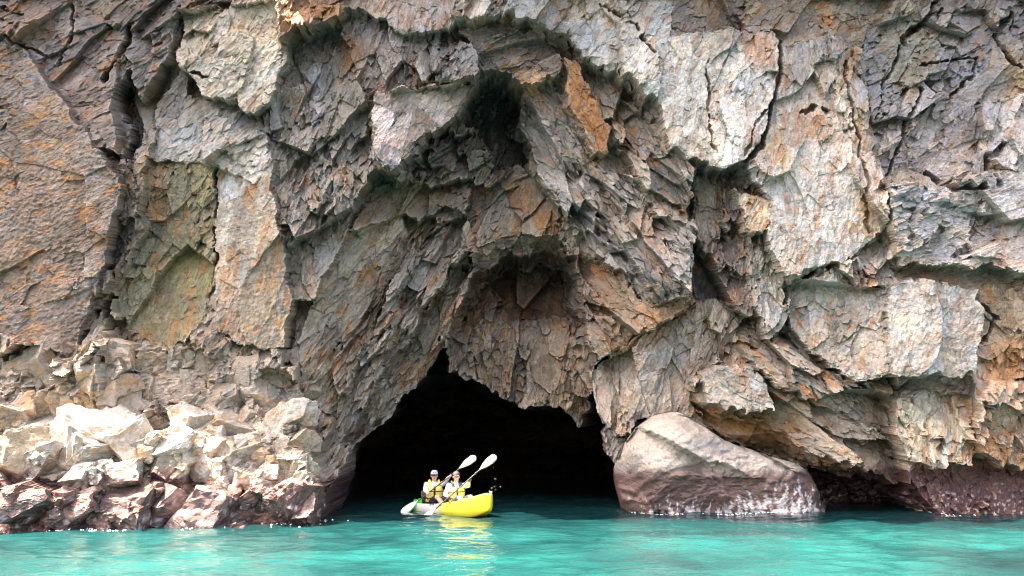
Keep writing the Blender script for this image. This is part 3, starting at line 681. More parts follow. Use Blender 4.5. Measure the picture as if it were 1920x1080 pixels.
# ------------------------------------------------------------------ water
def water_material():
    m, t, p = new_mat("turquoise_sea_water")
    N, Lk = t.nodes.new, t.links.new
    geo = N("ShaderNodeNewGeometry")
    n = N("ShaderNodeTexNoise"); n.inputs["Scale"].default_value = .35; n.inputs["Detail"].default_value = 4
    Lk(geo.outputs["Position"], n.inputs["Vector"])
    cr = N("ShaderNodeValToRGB")
    cr.color_ramp.elements[0].position = .32; cr.color_ramp.elements[0].color = (.004, .030, .034, 1)
    cr.color_ramp.elements[1].position = .68; cr.color_ramp.elements[1].color = (.007, .100, .096, 1)
    Lk(n.outputs["Fac"], cr.inputs[0])
    sp = N("ShaderNodeSeparateXYZ"); Lk(geo.outputs["Position"], sp.inputs[0])
    dp = N("ShaderNodeMapRange"); dp.inputs[1].default_value = 9.4; dp.inputs[2].default_value = 6.0; Lk(sp.outputs["Y"], dp.inputs[0])
    mxd = N("ShaderNodeMix"); mxd.data_type = 'RGBA'; mxd.inputs[7].default_value = (.002, .012, .018, 1)     # deep water away from the shore
    mxr = N("ShaderNodeMix"); mxr.data_type = 'RGBA'; mxr.inputs[7].default_value = (.003, .024, .028, 1)     # deeper near the cliff; its shade and reflection also put into the colour
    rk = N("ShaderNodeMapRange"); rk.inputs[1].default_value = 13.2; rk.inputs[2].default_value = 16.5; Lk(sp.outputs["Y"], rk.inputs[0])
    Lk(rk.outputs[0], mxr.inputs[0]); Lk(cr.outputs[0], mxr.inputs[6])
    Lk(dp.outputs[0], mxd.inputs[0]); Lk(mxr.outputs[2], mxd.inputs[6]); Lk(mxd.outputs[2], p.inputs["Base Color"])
    p.inputs["Roughness"].default_value = .04; p.inputs["IOR"].default_value = 1.333
    mp = N("ShaderNodeMapping"); mp.inputs["Scale"].default_value = (1, 1.5, 1); Lk(geo.outputs["Position"], mp.inputs["Vector"])
    n2 = N("ShaderNodeTexNoise"); n2.inputs["Scale"].default_value = 7; n2.inputs["Detail"].default_value = 5; Lk(mp.outputs[0], n2.inputs["Vector"])
    b = N("ShaderNodeBump"); b.inputs["Distance"].default_value = .03; b.inputs["Strength"].default_value = .5
    Lk(n2.outputs["Fac"], b.inputs["Height"]); Lk(b.outputs[0], p.inputs["Normal"])
    return m
WATER = water_material()
wxs = axis(-15, 15, -90, 90, .06)
wys = axis(8, 19.5, -70, 42, .048)
wx, wy = np.meshgrid(wxs, wys)
def wave(x, y):
    w = pn(x * .35, y * .5, 200) * .075
    a = x + .5 * pn(x * .6, y * .6, 203); b = y + .5 * pn(x * .6, y * .6, 204)
    w = w + (1 - 2 * np.abs(pn(a * .8, b * 1.5, 205))) * .030 + pn(a * 1.7, b * 3.0, 206) * .030 + pn(a * 3.6, b * 6.0, 207) * .016 + pn(x * 8, y * 11, 208) * .004
    return w
wz = wave(wx, wy) * (1 - .8 * sm(30, 60, np.hypot(wx, wy)))
ii = np.arange(wx.size).reshape(wx.shape)
wq = np.stack([ii[:-1, :-1], ii[:-1, 1:], ii[1:, 1:], ii[1:, :-1]], -1).reshape(-1, 4)
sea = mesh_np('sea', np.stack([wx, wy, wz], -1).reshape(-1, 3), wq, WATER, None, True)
tag(sea, 'rippled turquoise sea water in front of the cave', 'sea', kind='structure')

# ------------------------------------------------------------------ boulder in front of the low cavern
def boulder():
    Y0 = 18.45
    out = np.array([at(u, v, Y0) for u, v in [(1150,880),(1163,842),(1192,800),(1222,780),(1262,770),(1300,786),(1325,806),(1350,822),(1400,843),(1450,860),(1500,870),(1530,890),(1547,925),(1540,957),(1535,1010),(1350,1030),(1180,1010),(1168,955),(1156,915)]])
    cen = np.array(at(1330, 905, Y0))
    na, nr = 340, 75
    # outline radius for each direction
    ang = np.linspace(0, 2 * np.pi, na, endpoint=False)
    r = np.zeros(na)
    for a, b in zip(out, np.roll(out, -1, 0)):
        a = a - cen; e = b - cen - a
        d = np.stack([np.cos(ang), np.sin(ang)])
        den = d[0] * e[1] - d[1] * e[0]
        t = (a[0] * e[1] - a[1] * e[0]) / den; q = (a[0] * d[1] - a[1] * d[0]) / den
        ok = (q >= 0) & (q <= 1) & (t > 0)
        r = np.where(ok & (t > r), t, r)
    k = np.ones(9) / 9
    r = np.convolve(np.r_[r[-8:], r, r[:8]], k, 'same')[8:-8]
    rs = r.copy()
    for _ in range(3):
        rs = np.convolve(np.r_[rs[-30:], rs, rs[:30]], np.ones(41) / 41, 'same')[30:-30]
    rl = np.linspace(.0, 1, nr); rl = 1 - (1 - rl) ** 1.5
    rho = np.r_[rl, rl[::-1]]; cp = np.sqrt(np.maximum(1 - rl ** 3.6, 0)); dep = np.r_[-cp - 1e-4, cp[::-1] + 1e-4]
    A, Ph = np.meshgrid(np.arange(na), np.arange(2 * nr))
    wr = rho[Ph] ** 5; re_ = rs[A] * (1 - wr) + r[A] * wr
    x = cen[0] + re_ * rho[Ph] * np.cos(ang[A]); z = cen[1] + re_ * rho[Ph] * np.sin(ang[A])
    T = np.where(dep[Ph] < 0, .95, .8)
    y = Y0 + np.sign(dep[Ph]) * np.abs(dep[Ph]) ** .8 * T
    rf = np.random.default_rng(9)
    for _ in range(34):
        n_ = rf.normal(0, 1, 3); n_[1] = -abs(n_[1]) * 1.1; n_ /= np.linalg.norm(n_)
        ctr = (cen[0], Y0, cen[1] + .1)
        dd = (x - ctr[0]) * n_[0] + (y - ctr[1]) * n_[1] + (z - ctr[2]) * n_[2]
        ex = np.maximum(dd - dd.max() * rf.uniform(.92, .99), 0) * .9
        x = x - ex * n_[0]; y = y - ex * n_[1]; z = z - ex * n_[2]
    # head of the boulder swells, a groove parts it from the long body
    hx, hz = at(1225, 850, Y0)
    y -= np.where(dep[Ph] < 0, .30 * np.exp(-(((x - hx) / .75) ** 2 + ((z - hz) / .55) ** 2)), 0)
    g0, g1 = at(1235, 885, Y0), at(1325, 866, Y0)
    tt = np.clip((x - g0[0]) / (g1[0] - g0[0]), 0, 1); gz = g0[1] + (g1[1] - g0[1]) * tt
    y += np.where(dep[Ph] < 0, .12 * np.exp(-((z - gz) / .05) ** 2) * sm(-.1, .3, tt) * (x < g1[0] + .05) * (x > g0[0] - .1), 0)
    sw = fbm(x * .8, z * 1.2, 3, 300)
    y += .12 * sw + .055 * (1 - 2 * np.abs(pn(x * 1.6 + sw * 2, z * 4.5 + sw * 3 - x * .8, 303))) + .045 * fbm(x * 4, z * 6, 4, 306) + .03 * np.abs(pn(x * 3 + sw * 2, z * 8, 307)) + .016 * fbm(x * 15, z * 15, 2, 308)
    rb = np.random.default_rng(21); bd = np.full(x.shape, 1e9); bo = np.zeros(x.shape)
    for _ in range(60):
        px, pz, py = rb.uniform(2.4, 8.0), rb.uniform(-.6, 2.8), rb.uniform(17.3, 19.3)
        a_, c_, o_ = rb.normal(0, .20), rb.normal(0, .20), rb.normal(0, .022)
        ex = x - px; ez = (z - pz) + .25 * ex
        dd = (ex / 1.7) ** 2 + ez ** 2 + ((y - py) / 1.6) ** 2
        m_ = dd < bd; bd = np.where(m_, dd, bd); bo = np.where(m_, np.clip(a_ * 1.6 * ex + c_ * 1.6 * ez, -.17, .17) + o_ * 2, bo)
    y += bo * np.where(dep[Ph] < 0, 1, -1)
    z = z + .03 * fbm(x * 3, y * 3, 3, 310)
    P = np.stack([x, y, z], -1).reshape(-1, 3)
    ii = np.arange(A.size).reshape(A.shape); jj = np.roll(ii, -1, 1)
    q = np.stack([ii[:-1], ii[1:], jj[1:], jj[:-1]], -1).reshape(-1, 4)
    x, z = P[:, 0], P[:, 2]
    c = np.empty((len(P), 3)); c[:] = (.40, .345, .29)
    c *= (1 + .25 * fbm(x * 1.2, z * 1.6, 3, 320) + .2 * pn(x * 3 + sw.ravel() * 3, z * 9 - x * 2, 322))[:, None]
    gm = sm(.1, .4, fbm(x * .9 + 5, z * .9, 3, 326))[:, None] * .6
    c = c * (1 - gm) + gm * np.array((.25, .235, .235))
    lv = .95 + .22 * fbm(x * 1.3, z * .5, 3, 330) - .10 * (x - cen[0]) * .3
    band = sm(lv + .16, lv - .16, z)[:, None]
    c = c * (1 - band * .85) + band * .85 * (np.array((.095, .045, .040)) * (1 + .5 * pn(x * 4, z * 1.5, 333)[:, None]))
    st = fbm(x * 9, z * 3.5, 3, 336) + .5 * fbm(x * 22, z * 22, 2, 338)
    hb = .30 + .35 * sm(4.6, 6.6, x) * sm(7.4, 6.9, x) + .22 * fbm(x * 1.5, z * .3, 2, 340)
    barn = (sm(.10, .30, st + .55 * sm(hb, hb - .35, z) - .28) * sm(hb + .35, hb - .1, z))[:, None]
    c = c * (1 - barn * .85) + barn * .85 * np.array((.62, .59, .57))
    rgba = np.concatenate([np.clip(c, .01, .8), np.ones((len(P), 1))], 1)
    o = mesh_np('boulder', P, q, ROCK, None, True, {'col': rgba, 'wet': (band[:, 0] * (1 - barn[:, 0]) * .7), 'rust': np.full(len(P), .35)})
    tag(o, 'long rounded boulder with purple lower half and white barnacles beside the cave mouth', 'boulder')
boulder()

# ------------------------------------------------------------------ kayak, paddles, people
def hull_material():
    m, t, p = new_mat("moulded_plastic_yellow_white_green")
    N, Lk = t.nodes.new, t.links.new
    co = N("ShaderNodeTexCoord"); sx = N("ShaderNodeSeparateXYZ"); Lk(co.outputs["Object"], sx.inputs[0])
    nz = N("ShaderNodeTexNoise"); nz.inputs["Scale"].default_value = 3; nz.inputs["Detail"].default_value = 3; Lk(co.outputs["Object"], nz.inputs["Vector"])
    ad = N("ShaderNodeMath"); ad.operation = 'MULTIPLY_ADD'; ad.inputs[1].default_value = .25; Lk(nz.outputs["Fac"], ad.inputs[0]); Lk(sx.outputs["X"], ad.inputs[2])
    mr = N("ShaderNodeMapRange"); mr.inputs[1].default_value = -1.8; mr.inputs[2].default_value = 1.8; Lk(ad.outputs[0], mr.inputs[0])
    cr = N("ShaderNodeValToRGB"); e = cr.color_ramp.elements
    e[0].position = 0; e[0].color = (.03, .55, .05, 1); e[1].position = 1; e[1].color = (.72, .62, .03, 1)
    for ps, c in ((.30, (.03, .55, .05, 1)), (.36, (.78, .80, .76, 1)), (.56, (.78, .80, .74, 1)), (.66, (.74, .66, .06, 1))):
        k = e.new(ps); k.color = c
    Lk(mr.outputs[0], cr.inputs[0]); Lk(cr.outputs[0], p.inputs["Base Color"])
    p.inputs["Roughness"].default_value = .38
    return m
HULL = hull_material()
BLACK = plain('black_webbing', (.018, .018, .02), .6)
SKIN = plain('skin', (.60, .37, .27), .55, .08, 40)
LIP = plain('lips', (.36, .14, .12), .5)
HAIR = plain('dark_hair', (.015, .012, .01), .6)
WHITE = plain('white_cloth', (.78, .77, .75), .85, .06, 25, bump=.004)
BLUE = plain('pale_blue_cloth', (.46, .56, .66), .85, .08, 25, bump=.004)
YELLOW = plain('yellow_nylon', (.76, .58, .15), .6, .08, 30, bump=.003)
SHORTS = plain('charcoal_shorts', (.03, .032, .036), .8)
GREYCAP = plain('grey_cap_cloth', (.50, .51, .54), .8)
DARKCAP = plain('charcoal_cap_cloth', (.055, .057, .065), .8)
GLOVE = plain('dark_glove_cloth', (.05, .06, .07), .8)
BLADE = plain('white_paddle_plastic', (.80, .79, .75), .35, .05)
SHAFT = plain('black_paddle_shaft', (.02, .02, .022), .35)

def bm_obj(name, bm, mat, parent=None, smooth=True, mats=None):
    me = bpy.data.meshes.new(name)
    bmesh.ops.recalc_face_normals(bm, faces=bm.faces)
    bm.to_mesh(me); bm.free()
    for p in me.polygons: p.use_smooth = smooth
    for m in (mats or [mat]): me.materials.append(m)
    o = bpy.data.objects.new(name, me); C.objects.link(o)
    if parent: o.parent = parent
    return o
def capsule(bm, p0, p1, r0, r1, seg=14, sq=(1, 1)):
    p0, p1 = Vector(p0), Vector(p1)
    ax = (p1 - p0); L = ax.length; ax = ax.normalized() if L > 1e-6 else Vector((0, 0, 1))
    a = ax.orthogonal().normalized(); b = ax.cross(a)
    rings = []
    for k in range(5):
        t = math.pi / 2 * k / 4
        rings.append((p0 - ax * r0 * math.cos(t), r0 * math.sin(t)))
    for k in range(5):
        t = math.pi / 2 * k / 4
        rings.append((p1 + ax * r1 * math.sin(t), r1 * math.cos(t)))
    vs = []
    for c, r in rings:
        r = max(r, 1e-4)
        vs.append([bm.verts.new(c + (a * math.cos(2 * math.pi * i / seg) + b * math.sin(2 * math.pi * i / seg)) * r) for i in range(seg)])
    for u, w in zip(vs[:-1], vs[1:]):
        for i in range(seg): bm.faces.new((u[i], u[(i + 1) % seg], w[(i + 1) % seg], w[i]))
    bm.faces.new(vs[0][::-1]); bm.faces.new(vs[-1])
def ellipsoid(bm, c, r, rot=None, sub=3):
    m = Matrix.Translation(c) @ (rot.to_4x4() if rot else Matrix()) @ Matrix.Diagonal((*r, 1))
    bmesh.ops.create_icosphere(bm, subdivisions=sub, radius=1, matrix=m)
def remesh(o, vox=.008, it=3):
    r = o.modifiers.new('Remesh', 'REMESH'); r.mode = 'VOXEL'; r.voxel_size = vox; r.use_smooth_shade = True
    k = o.modifiers.new('Smooth', 'SMOOTH'); k.iterations = it; k.factor = .5
    return o

KY = math.radians(-50)
KPOS = Vector((at(838, 960, 18.0)[0], 18.0, .02))
kayak = tag(empty('kayak', KPOS), 'yellow tandem kayak with white middle and green stern floating at the cave mouth', 'kayak')
kayak.rotation_euler = (0, math.radians(-3.5), KY)
def kayak_hull():
    bm = bmesh.new(); n = 44; rings = []
    for i in range(n + 1):
        t = -1 + 2 * i / n
        xx = (1.66 if t > 0 else 1.30) * t
        w = .40 * max(1 - abs(t) ** 2.8, 0) ** .62 + .02
        sheer = .19 + (.20 * max(t, 0) ** 2.0 + .10 * max(-t, 0) ** 3)
        keel = -.13 + (.20 * max(t, 0) ** 5 + .16 * max(-t, 0) ** 5)
        rec = sm(-.82, -.70, np.array(t)) * (1 - sm(.36, .52, np.array(t)))
        floor = sheer - .02 + .03 * (1 - rec) - rec * (.20 - .05 * math.cos(t * 14))
        ring = []
        for k in range(15):                       # hull from one rail under the keel to the other
            s = -1 + 2 * k / 14
            yy = w * math.copysign(min(1, abs(math.sin(s * math.pi / 2))) ** .75, s)
            f = abs(s) ** 2.6
            zz = keel + (sheer - keel) * f
            if .25 < abs(s) < .45: zz -= .018      # moulded channels
            ring.append((xx, yy, zz))
        for fy, zz in ((.94, sheer + .02), (.82, sheer + .015), (.72, floor + .04 * (1 - rec)), (.4, floor), (0, floor + .015), (-.4, floor), (-.72, floor + .04 * (1 - rec)), (-.82, sheer + .015), (-.94, sheer + .02)):
            ring.append((xx, w * fy, float(zz)))
        rings.append([bm.verts.new(p) for p in ring])
    for a, b in zip(rings[:-1], rings[1:]):
        m = len(a)
        for k in range(m): bm.faces.new((a[k], a[(k + 1) % m], b[(k + 1) % m], b[k]))
    bm.faces.new(rings[0]); bm.faces.new(rings[-1][::-1])
    o = bm_obj('hull', bm, HULL, kayak)
    s = o.modifiers.new('Subsurf', 'SUBSURF'); s.levels = 1; s.render_levels = 1
    return o
hull = kayak_hull()
def box(bm, c, d, rot=None, bev=0):
    r = bmesh.ops.create_cube(bm, size=1, matrix=Matrix.Translation(c) @ (rot.to_4x4() if rot else Matrix()) @ Matrix.Diagonal((*d, 1)))
    if bev: bmesh.ops.bevel(bm, geom=list({e for v in r['verts'] for e in v.link_edges}), offset=bev, segments=2, affect='EDGES')
for sx in (-.62, .28):
    bm = bmesh.new(); box(bm, (sx - .14, 0, .34), (.05, .40, .34), Matrix.Rotation(-.2, 3, 'Y'), .015); bm_obj('seat_back', bm, BLACK, kayak)
    bm = bmesh.new(); box(bm, (sx + .06, 0, .12), (.36, .38, .04), None, .012); bm_obj('seat_pad', bm, BLACK, kayak)
    for sg in (-1, 1):
        bm = bmesh.new(); capsule(bm, (sx - .12, sg * .19, .44), (sx + .35, sg * .33, .29), .010, .010, 8); bm_obj('strap', bm, BLACK, kayak)
bm = bmesh.new(); capsule(bm, (1.64, 0, .37), (1.68, 0, .43), .009, .012, 8); capsule(bm, (1.68, -.03, .43), (1.68, .03, .43), .010, .010, 8); bm_obj('bow_handle', bm, BLADE, kayak)
for sg in (-1, 1):
    bm = bmesh.new(); pts = [(-.10, .405 * sg, .17), (-.06, .425 * sg, .21), (.02, .425 * sg, .215), (.08, .405 * sg, .18)]
    for a, b in zip(pts[:-1], pts[1:]): capsule(bm, a, b, .013, .013, 8)
    bm_obj('side_handle', bm, BLACK, kayak)

def paddle(pa, pb, label, roll):
    pa, pb = Vector(pa), Vector(pb); mid = (pa + pb) / 2; ax = (pb - pa).normalized(); L = (pb - pa).length
    root = tag(empty('paddle', mid), label, 'paddle', 'double bladed kayak paddles')
    side0 = ax.cross(Vector((0, -1, 0))).normalized(); nrm = side0.cross(ax).normalized()
    bm = bmesh.new(); capsule(bm, -ax * (L / 2 - .36), ax * (L / 2 - .36), .0155, .0155, 12); bm_obj('shaft', bm, SHAFT, root)
    for sg, rl in ((-1, roll), (1, roll * .5 + .15)):
        side = side0 * math.cos(rl) + nrm * math.sin(rl); nr = nrm * math.cos(rl) - side0 * math.sin(rl)
        bm = bmesh.new(); rows = []
        for i in range(17):
            t = i / 16; d = (L / 2 - .48 + .48 * t)
            w = .018 + .070 * math.sin(math.pi * min(max(t - .06, 0) / 1.25, 1)) ** .8 if t < .97 else .045
            w = w * (1 if t < .85 else math.sqrt(max(1 - ((t - .85) / .16) ** 2, .05)))
            row = []
            for s, off in ((-1, 0), (-.5, .012), (-.13, .016), (0, .026), (.13, .016), (.5, .012), (1, 0), (.5, -.004 + .008), (0, .004), (-.5, .004)):
                row.append(bm.verts.new(ax * sg * d + side * w * s * (1 + .12 * (s > 0) * t) + nr * (off - .03 * t * t + .02)))
            rows.append(row)
        for a, b in zip(rows[:-1], rows[1:]):
            for k in range(10): bm.faces.new((a[k], a[(k + 1) % 10], b[(k + 1) % 10], b[k]))
        bm.faces.new(rows[0]); bm.faces.new(rows[-1][::-1])
        bm_obj('blade', bm, BLADE, root)
        bm = bmesh.new(); capsule(bm, ax * sg * (L / 2 - .62), ax * sg * (L / 2 - .60), .026, .026, 10); bm_obj('drip_ring', bm, BLACK, root)
    return lambda t: pa + (pb - pa) * t
def at3(u, v, Y):
    x, z = at(u, v, Y); return Vector((x, Y, z))
pad1 = paddle(at3(752, 964, 17.72), at3(892, 855, 18.02), 'white bladed paddle held by the kayaker in the grey cap', .25)
p2b = at3(930, 854, 17.35); p2a = at3(808, 962, 17.15); p2a = p2a + (p2a - p2b).normalized() * .34
pad2 = paddle(p2a, p2b, 'white bladed paddle held by the kayaker in the dark cap and gloves', .35)

def ik(sh, hand, l1, l2, hint):
    d = hand - sh; L = min(d.length, (l1 + l2) * .995); dn = d.normalized()
    a = (l1 * l1 - l2 * l2 + L * L) / (2 * L); h = math.sqrt(max(l1 * l1 - a * a, 0))
    hv = hint - dn * hint.dot(dn); hv.normalize()
    return sh + dn * a + hv * h

def person(seat, yaw, head_yaw, hands, pad_ax, label, shirt_m, cap_m, brim_m, logo, gloves, scale=1.0):
    """hands: world points, the left hand first; everything is built in the person's frame, +X forward"""
    R = Matrix.Rotation(-yaw, 3, 'Z')
    loc = lambda w: R @ (Vector(w) - Vector(seat))
    ax = (R @ pad_ax).normalized()
    hl = [loc(h) for h in hands]
    leg_turn = Matrix.Rotation(KY - yaw, 3, 'Z')
    pel = Vector((0, 0, .10)); ch = Vector((.0, 0, .40)); nk = Vector((.01, 0, .60)); hd = Vector((.035, 0, .745))
    shs = [Vector((.0, .18, .535)), Vector((.0, -.18, .535))]
    els, wrs = [], []
    for k in (0, 1):
        out = Vector((.05, .6 if k == 0 else -.6, -.8))
        tgt = hl[k] - (hl[k] - shs[k]).normalized() * .075
        els.append(ik(shs[k], tgt, .285, .25, out)); wrs.append(shs[k] + (tgt - shs[k]).normalized() * min((tgt - shs[k]).length, .53))
    hips = [leg_turn @ Vector((.02, s * .095, .10)) for s in (1, -1)]
    kn = [leg_turn @ Vector((.40, s * .17, .27)) for s in (1, -1)]
    ft = [leg_turn @ Vector((.76, s * .15, .03)) for s in (1, -1)]
    HR = Matrix.Rotation(head_yaw, 3, 'Z')
    def hp(x, y, z): return hd + HR @ Vector((x, y, z))
    def torso(bm, g):
        ellipsoid(bm, pel, (.125 + g, .165 + g, .12 + g)); ellipsoid(bm, (0, 0, .27), (.11 + g, .15 + g, .17))
        ellipsoid(bm, ch, (.118 + g, .168 + g, .19)); capsule(bm, shs[0] * .85 + Vector((0, 0, .06)), shs[1] * .85 + Vector((0, 0, .06)), .062 + g, .062 + g)
    def hand(bm, k, g):
        c = wrs[k] + (hl[k] - wrs[k]) * .55
        fw = (hl[k] - wrs[k]); fw = fw - ax * fw.dot(ax); fw.normalize(); up = ax.cross(fw).normalized()
        g0 = hl[k]
        palm = g0 - fw * .030
        capsule(bm, wrs[k], palm, .026 + g, .030 + g); capsule(bm, palm - ax * .028, palm + ax * .028, .022 + g, .022 + g)
        for j, o in enumerate((-.036, -.012, .012, .036)):
            rr = .0275; pts = []
            for t in (-20, 45, 110, 175, 230 - 12 * abs(j - 1)):
                a = math.radians(180 - t)
                pts.append(g0 + ax * o + (fw * math.cos(a) + up * math.sin(a)) * rr)
            for a, b in zip(pts[:-1], pts[1:]): capsule(bm, a, b, .0095 + g, .009 + g, 8)
        t0 = palm + ax * .035; pts = [t0, g0 + ax * .05 - up * .028, g0 + ax * .045 + fw * .022 - up * .022]
        for a, b in zip(pts[:-1], pts[1:]): capsule(bm, a, b, .011 + g, .010 + g, 8)
    # body: one continuous surface
    bm = bmesh.new()
    torso(bm, 0)
    capsule(bm, ch + Vector((0, 0, .12)), nk + Vector((.01, 0, .05)), .062, .055)
    ellipsoid(bm, hp(-.008, 0, .035), (.096, .078, .088)); ellipsoid(bm, hp(.012, 0, -.045), (.072, .062, .075)); ellipsoid(bm, hp(.045, 0, -.085), (.03, .035, .026))
    capsule(bm, hp(.088, 0, .012), hp(.103, 0, -.022), .010, .016, 10); ellipsoid(bm, hp(.078, 0, -.058), (.014, .026, .012)); capsule(bm, hp(.082, -.04, .028), hp(.082, .04, .028), .012, .012)
    for s in (1, -1): ellipsoid(bm, hp(-.005, s * .080, -.005), (.020, .010, .032))
    for k in (0, 1):
        capsule(bm, shs[k], els[k], .050, .042); capsule(bm, els[k], wrs[k], .042, .028); hand(bm, k, 0)
        capsule(bm, hips[k], kn[k], .085, .060); capsule(bm, kn[k], kn[k] + (ft[k] - kn[k]) * .4, .056, .056); capsule(bm, kn[k], ft[k], .055, .038)
        capsule(bm, ft[k], ft[k] + leg_turn @ Vector((.11, 0, .08)), .042, .03)
    body = bm_obj('person', bm, SKIN); remesh(body, .0075, 3)
    body.location = seat; body.rotation_euler = (0, 0, yaw); body.scale = (scale,) * 3
    tag(body, label, 'person')
    for s in (1, -1):
        bm = bmesh.new(); ellipsoid(bm, hp(.083, s * .032, .006), (.009, .016, .007), HR, 2); bm_obj('eye', bm, HAIR, body)
        bm = bmesh.new(); capsule(bm, hp(.094, s * .018, .030), hp(.086, s * .048, .030), .005, .004, 8); bm_obj('eyebrow', bm, HAIR, body)
    bm = bmesh.new(); ellipsoid(bm, hp(.091, 0, -.058), (.006, .024, .007), HR, 2); bm_obj('mouth', bm, LIP, body)
    bm = bmesh.new(); ellipsoid(bm, hp(-.022, 0, .03), (.094, .086, .086), HR); ellipsoid(bm, hp(-.045, 0, -.03), (.06, .07, .06), HR); remesh(bm_obj('hair', bm, HAIR, body), .009)
    # clothing
    bm = bmesh.new(); torso(bm, .012)
    capsule(bm, ch + Vector((0, 0, .15)), nk, .070, .062)
    for k in (0, 1):
        capsule(bm, shs[k], els[k], .066, .056); capsule(bm, els[k], els[k] + (wrs[k] - els[k]) * .93, .056, .040)
        m_ = (shs[k] + els[k]) / 2; ellipsoid(bm, m_ + Vector((0, 0, -.02)), (.058, .058, .058), sub=2)
    remesh(bm_obj('shirt', bm, shirt_m, body), .010)
    bm = bmesh.new(); ellipsoid(bm, pel, (.145, .185, .11))
    for k in (0, 1): capsule(bm, hips[k], hips[k] + (kn[k] - hips[k]) * .82, .102, .086)
    remesh(bm_obj('shorts', bm, SHORTS, body), .011)
    # life vest: dark shell, two yellow front panels, back panel, belt, buckles
    prof = [(.10, .150, .192), (.16, .158, .198), (.26, .160, .196), (.36, .165, .200), (.44, .160, .190), (.50, .145, .165), (.555, .115, .135), (.60, .085, .105)]
    def shell(a0, a1, z0, z1, g, th, na=18):
        bm = bmesh.new(); rows = []
        zs = np.linspace(z0, z1, 12)
        for zz in zs:
            rx = np.interp(zz, [p[0] for p in prof], [p[1] for p in prof]) + g; ry = np.interp(zz, [p[0] for p in prof], [p[2] for p in prof]) + g
            rows.append([bm.verts.new((math.copysign(abs(math.cos(a)) ** .8, math.cos(a)) * rx, math.copysign(abs(math.sin(a)) ** .8, math.sin(a)) * ry, zz)) for a in np.linspace(a0, a1, na)])
        for a, b in zip(rows[:-1], rows[1:]):
            for k in range(na - 1): bm.faces.new((a[k], a[k + 1], b[k + 1], b[k]))
        return bm, th
    def sh_obj(name, args, mat, par):
        bm, th = shell(*args); o = bm_obj(name, bm, mat, par)
        so = o.modifiers.new('Solidify', 'SOLIDIFY'); so.thickness = th; so.offset = 1
        b = o.modifiers.new('Bevel', 'BEVEL'); b.width = min(th * .45, .012); b.segments = 2; b.limit_method = 'ANGLE'
        return o
    vest = sh_obj('life_vest', (-math.pi, math.pi, .11, .50, -.004, .012, 40), BLACK, body)
    for s in (1, -1):
        sh_obj('vest_panel', (s * .07, s * 1.02, .15, .50, .008, .028), YELLOW, vest)
        bm = bmesh.new()
        ps = [Vector((.125, s * .085, .49)), Vector((.085, s * .105, .585)), Vector((.0, s * .11, .625)), Vector((-.09, s * .10, .58)), Vector((-.14, s * .08, .48))]
        for a, b in zip(ps[:-1], ps[1:]): capsule(bm, a, b, .034, .034, 10)
        remesh(bm_obj('shoulder_strap', bm, BLACK if gloves else YELLOW, vest), .009)
    sh_obj('vest_panel', (math.pi - .8, math.pi + .8, .15, .52, .008, .03), YELLOW, vest)
    for zz in (.22, .38):
        sh_obj('vest_belt', (-1.5, 1.5, zz, zz + .022, .040, .004), BLACK, vest)
        bm = bmesh.new(); box(bm, (.215, 0, zz + .011), (.014, .05, .03), None, .004); bm_obj('buckle', bm, BLACK, vest)
    # cap
    cap = empty('cap', (0, 0, 0), body)
    bm = bmesh.new(); rows = []
    for i in range(9):
        t = i / 8 * math.pi / 2
        rows.append([bm.verts.new(hp(-.012 + .104 * math.cos(t) ** .75 * math.cos(a), .090 * math.cos(t) ** .75 * math.sin(a), .036 + .098 * math.sin(t))) for a in np.linspace(0, 2 * math.pi, 28, endpoint=False)])
    for a, b in zip(rows[:-1], rows[1:]):
        for k in range(28): bm.faces.new((a[k], a[(k + 1) % 28], b[(k + 1) % 28], b[k]))
    bm_obj('crown', bm, cap_m, cap)
    bm = bmesh.new(); rows = []
    for i in range(6):
        t = i / 5
        rows.append([bm.verts.new(hp(-.012 + (.100 + .070 * t * math.cos(a) ** .6) * math.cos(a), (.088 + .004 * t) * math.sin(a), .040 - .016 * t - .030 * math.sin(a) ** 2)) for a in np.linspace(-1.15, 1.15, 16)])
    for a, b in zip(rows[:-1], rows[1:]):
        for k in range(15): bm.faces.new((a[k], a[k + 1], b[k + 1], b[k]))
    o = bm_obj('brim', bm, brim_m, cap); so = o.modifiers.new('Solidify', 'SOLIDIFY'); so.thickness = .006
    bm = bmesh.new(); ellipsoid(bm, hp(-.012, 0, .134), (.010, .010, .006), None, 2); bm_obj('button', bm, brim_m, cap)
    if logo:
        bm = bmesh.new(); pts = [hp(.092, .020, .062), hp(.089, .020, .094), hp(.089, -.020, .094), hp(.092, -.020, .062)]
        for a, b in zip(pts[:-1], pts[1:]): capsule(bm, a, b, .0045, .0045, 8)
        bm_obj('emblem', bm, SHORTS, cap)
    if gloves:
        for k in (0, 1):
            bm = bmesh.new(); hand(bm, k, .004); remesh(bm_obj('glove', bm, GLOVE, body), .008)
    return body

def seat_at(lx):
    return KPOS + Vector((math.cos(KY) * lx, math.sin(KY) * lx, .10 + lx * .06))
a1 = (pad1(1) - pad1(0)); a2 = (pad2(1) - pad2(0))
person(seat_at(-.56), math.radians(-78), math.radians(-8), (pad1(.645), pad1(.35)), a1, 'kayaker in grey cap, white long sleeves and yellow life vest sitting behind', WHITE, GREYCAP, SHORTS, True, False)
person(seat_at(.34), math.radians(-72), math.radians(-6), (pad2(.665), pad2(.37)), a2, 'kayaker in dark cap, pale blue sleeves and yellow life vest sitting in front', BLUE, DARKCAP, DARKCAP, False, True, .93)

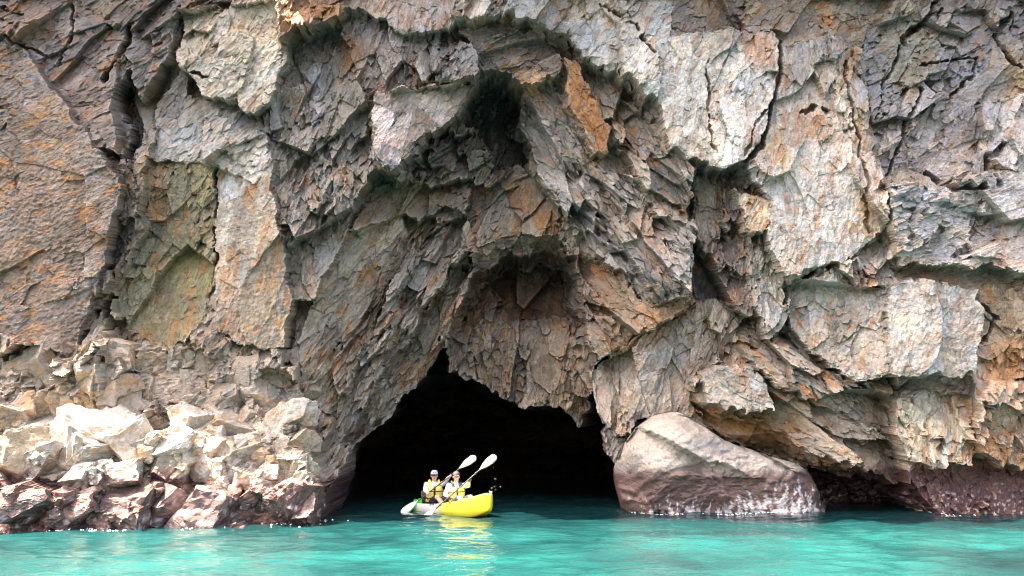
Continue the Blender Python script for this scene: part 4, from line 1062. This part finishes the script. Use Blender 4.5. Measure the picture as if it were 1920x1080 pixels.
# drops thrown up by the paddle blades
def drops():
    bm = bmesh.new(); rd = random.Random(4)
    for _ in range(10):
        u = rd.gauss(927, 6); v = rd.uniform(858, 958); ellipsoid(bm, at3(u, v, 17.2 + rd.uniform(-.15, .15)), (.006 * rd.uniform(.6, 1.6),) * 3, None, 1)
    m, t, p = new_mat('clear_water_drop'); p.inputs['Base Color'].default_value = (.85, .92, .95, 1); p.inputs['Roughness'].default_value = .1
    o = bm_obj('water_drops', bm, m); tag(o, 'spray of water drops falling beside the yellow kayak bow', 'drops', kind='stuff')
drops()

# froth where the swell meets the rock
def froth():
    rd = random.Random(12)
    k0 = np.searchsorted(ZS, .02)
    shore = co.reshape(NZ, NX, 3)[k0]
    bm = bmesh.new()
    def blob(x, y, r):
        n = 7; z = float(wave(np.array(x), np.array(y))) + .012
        top = bm.verts.new((x, y, z + r * .18))
        rim = [bm.verts.new((x + r * rd.uniform(.6, 1.3) * math.cos(6.283 * i / n), y + r * .7 * rd.uniform(.6, 1.3) * math.sin(6.283 * i / n), z - .012)) for i in range(n)]
        for i in range(n): bm.faces.new((rim[i], rim[(i + 1) % n], top))
    for _ in range(1800):
        x = rd.uniform(-11.5, 10.5)
        i = int(np.searchsorted(shore[:, 0], x)); i = min(i, NX - 1)
        y = float(shore[max(i - 6, 0):i + 6, 1].min())
        if y > 19.5: continue
        n = mnoise.noise((x * 1.3, 0, 3)) + .5 * mnoise.noise((x * 4, 0, 7))
        if n < rd.uniform(-.15, .5): continue
        blob(x, y - abs(rd.gauss(0, .22)) + .02, rd.uniform(.005, .024))
    for _ in range(170):      # round the boulder and off the end of the outcrop
        if rd.random() < .6:
            a = rd.choice((rd.uniform(2.7, 4.0), rd.gauss(5.2, .4), rd.gauss(6.6, .35))); blob(a, 17.62 + .5 * ((a - 4.9) / 2.2) ** 4 - abs(rd.gauss(0, .10)), rd.uniform(.008, .03))
        else: blob(rd.gauss(-4.35, .35), rd.gauss(15.7, .35), rd.uniform(.008, .03))
    o = bm_obj('foam', bm, plain('sea_foam', (.80, .84, .84), .7)); tag(o, 'broken white foam where the swell meets the rock', 'foam', kind='stuff')
froth()
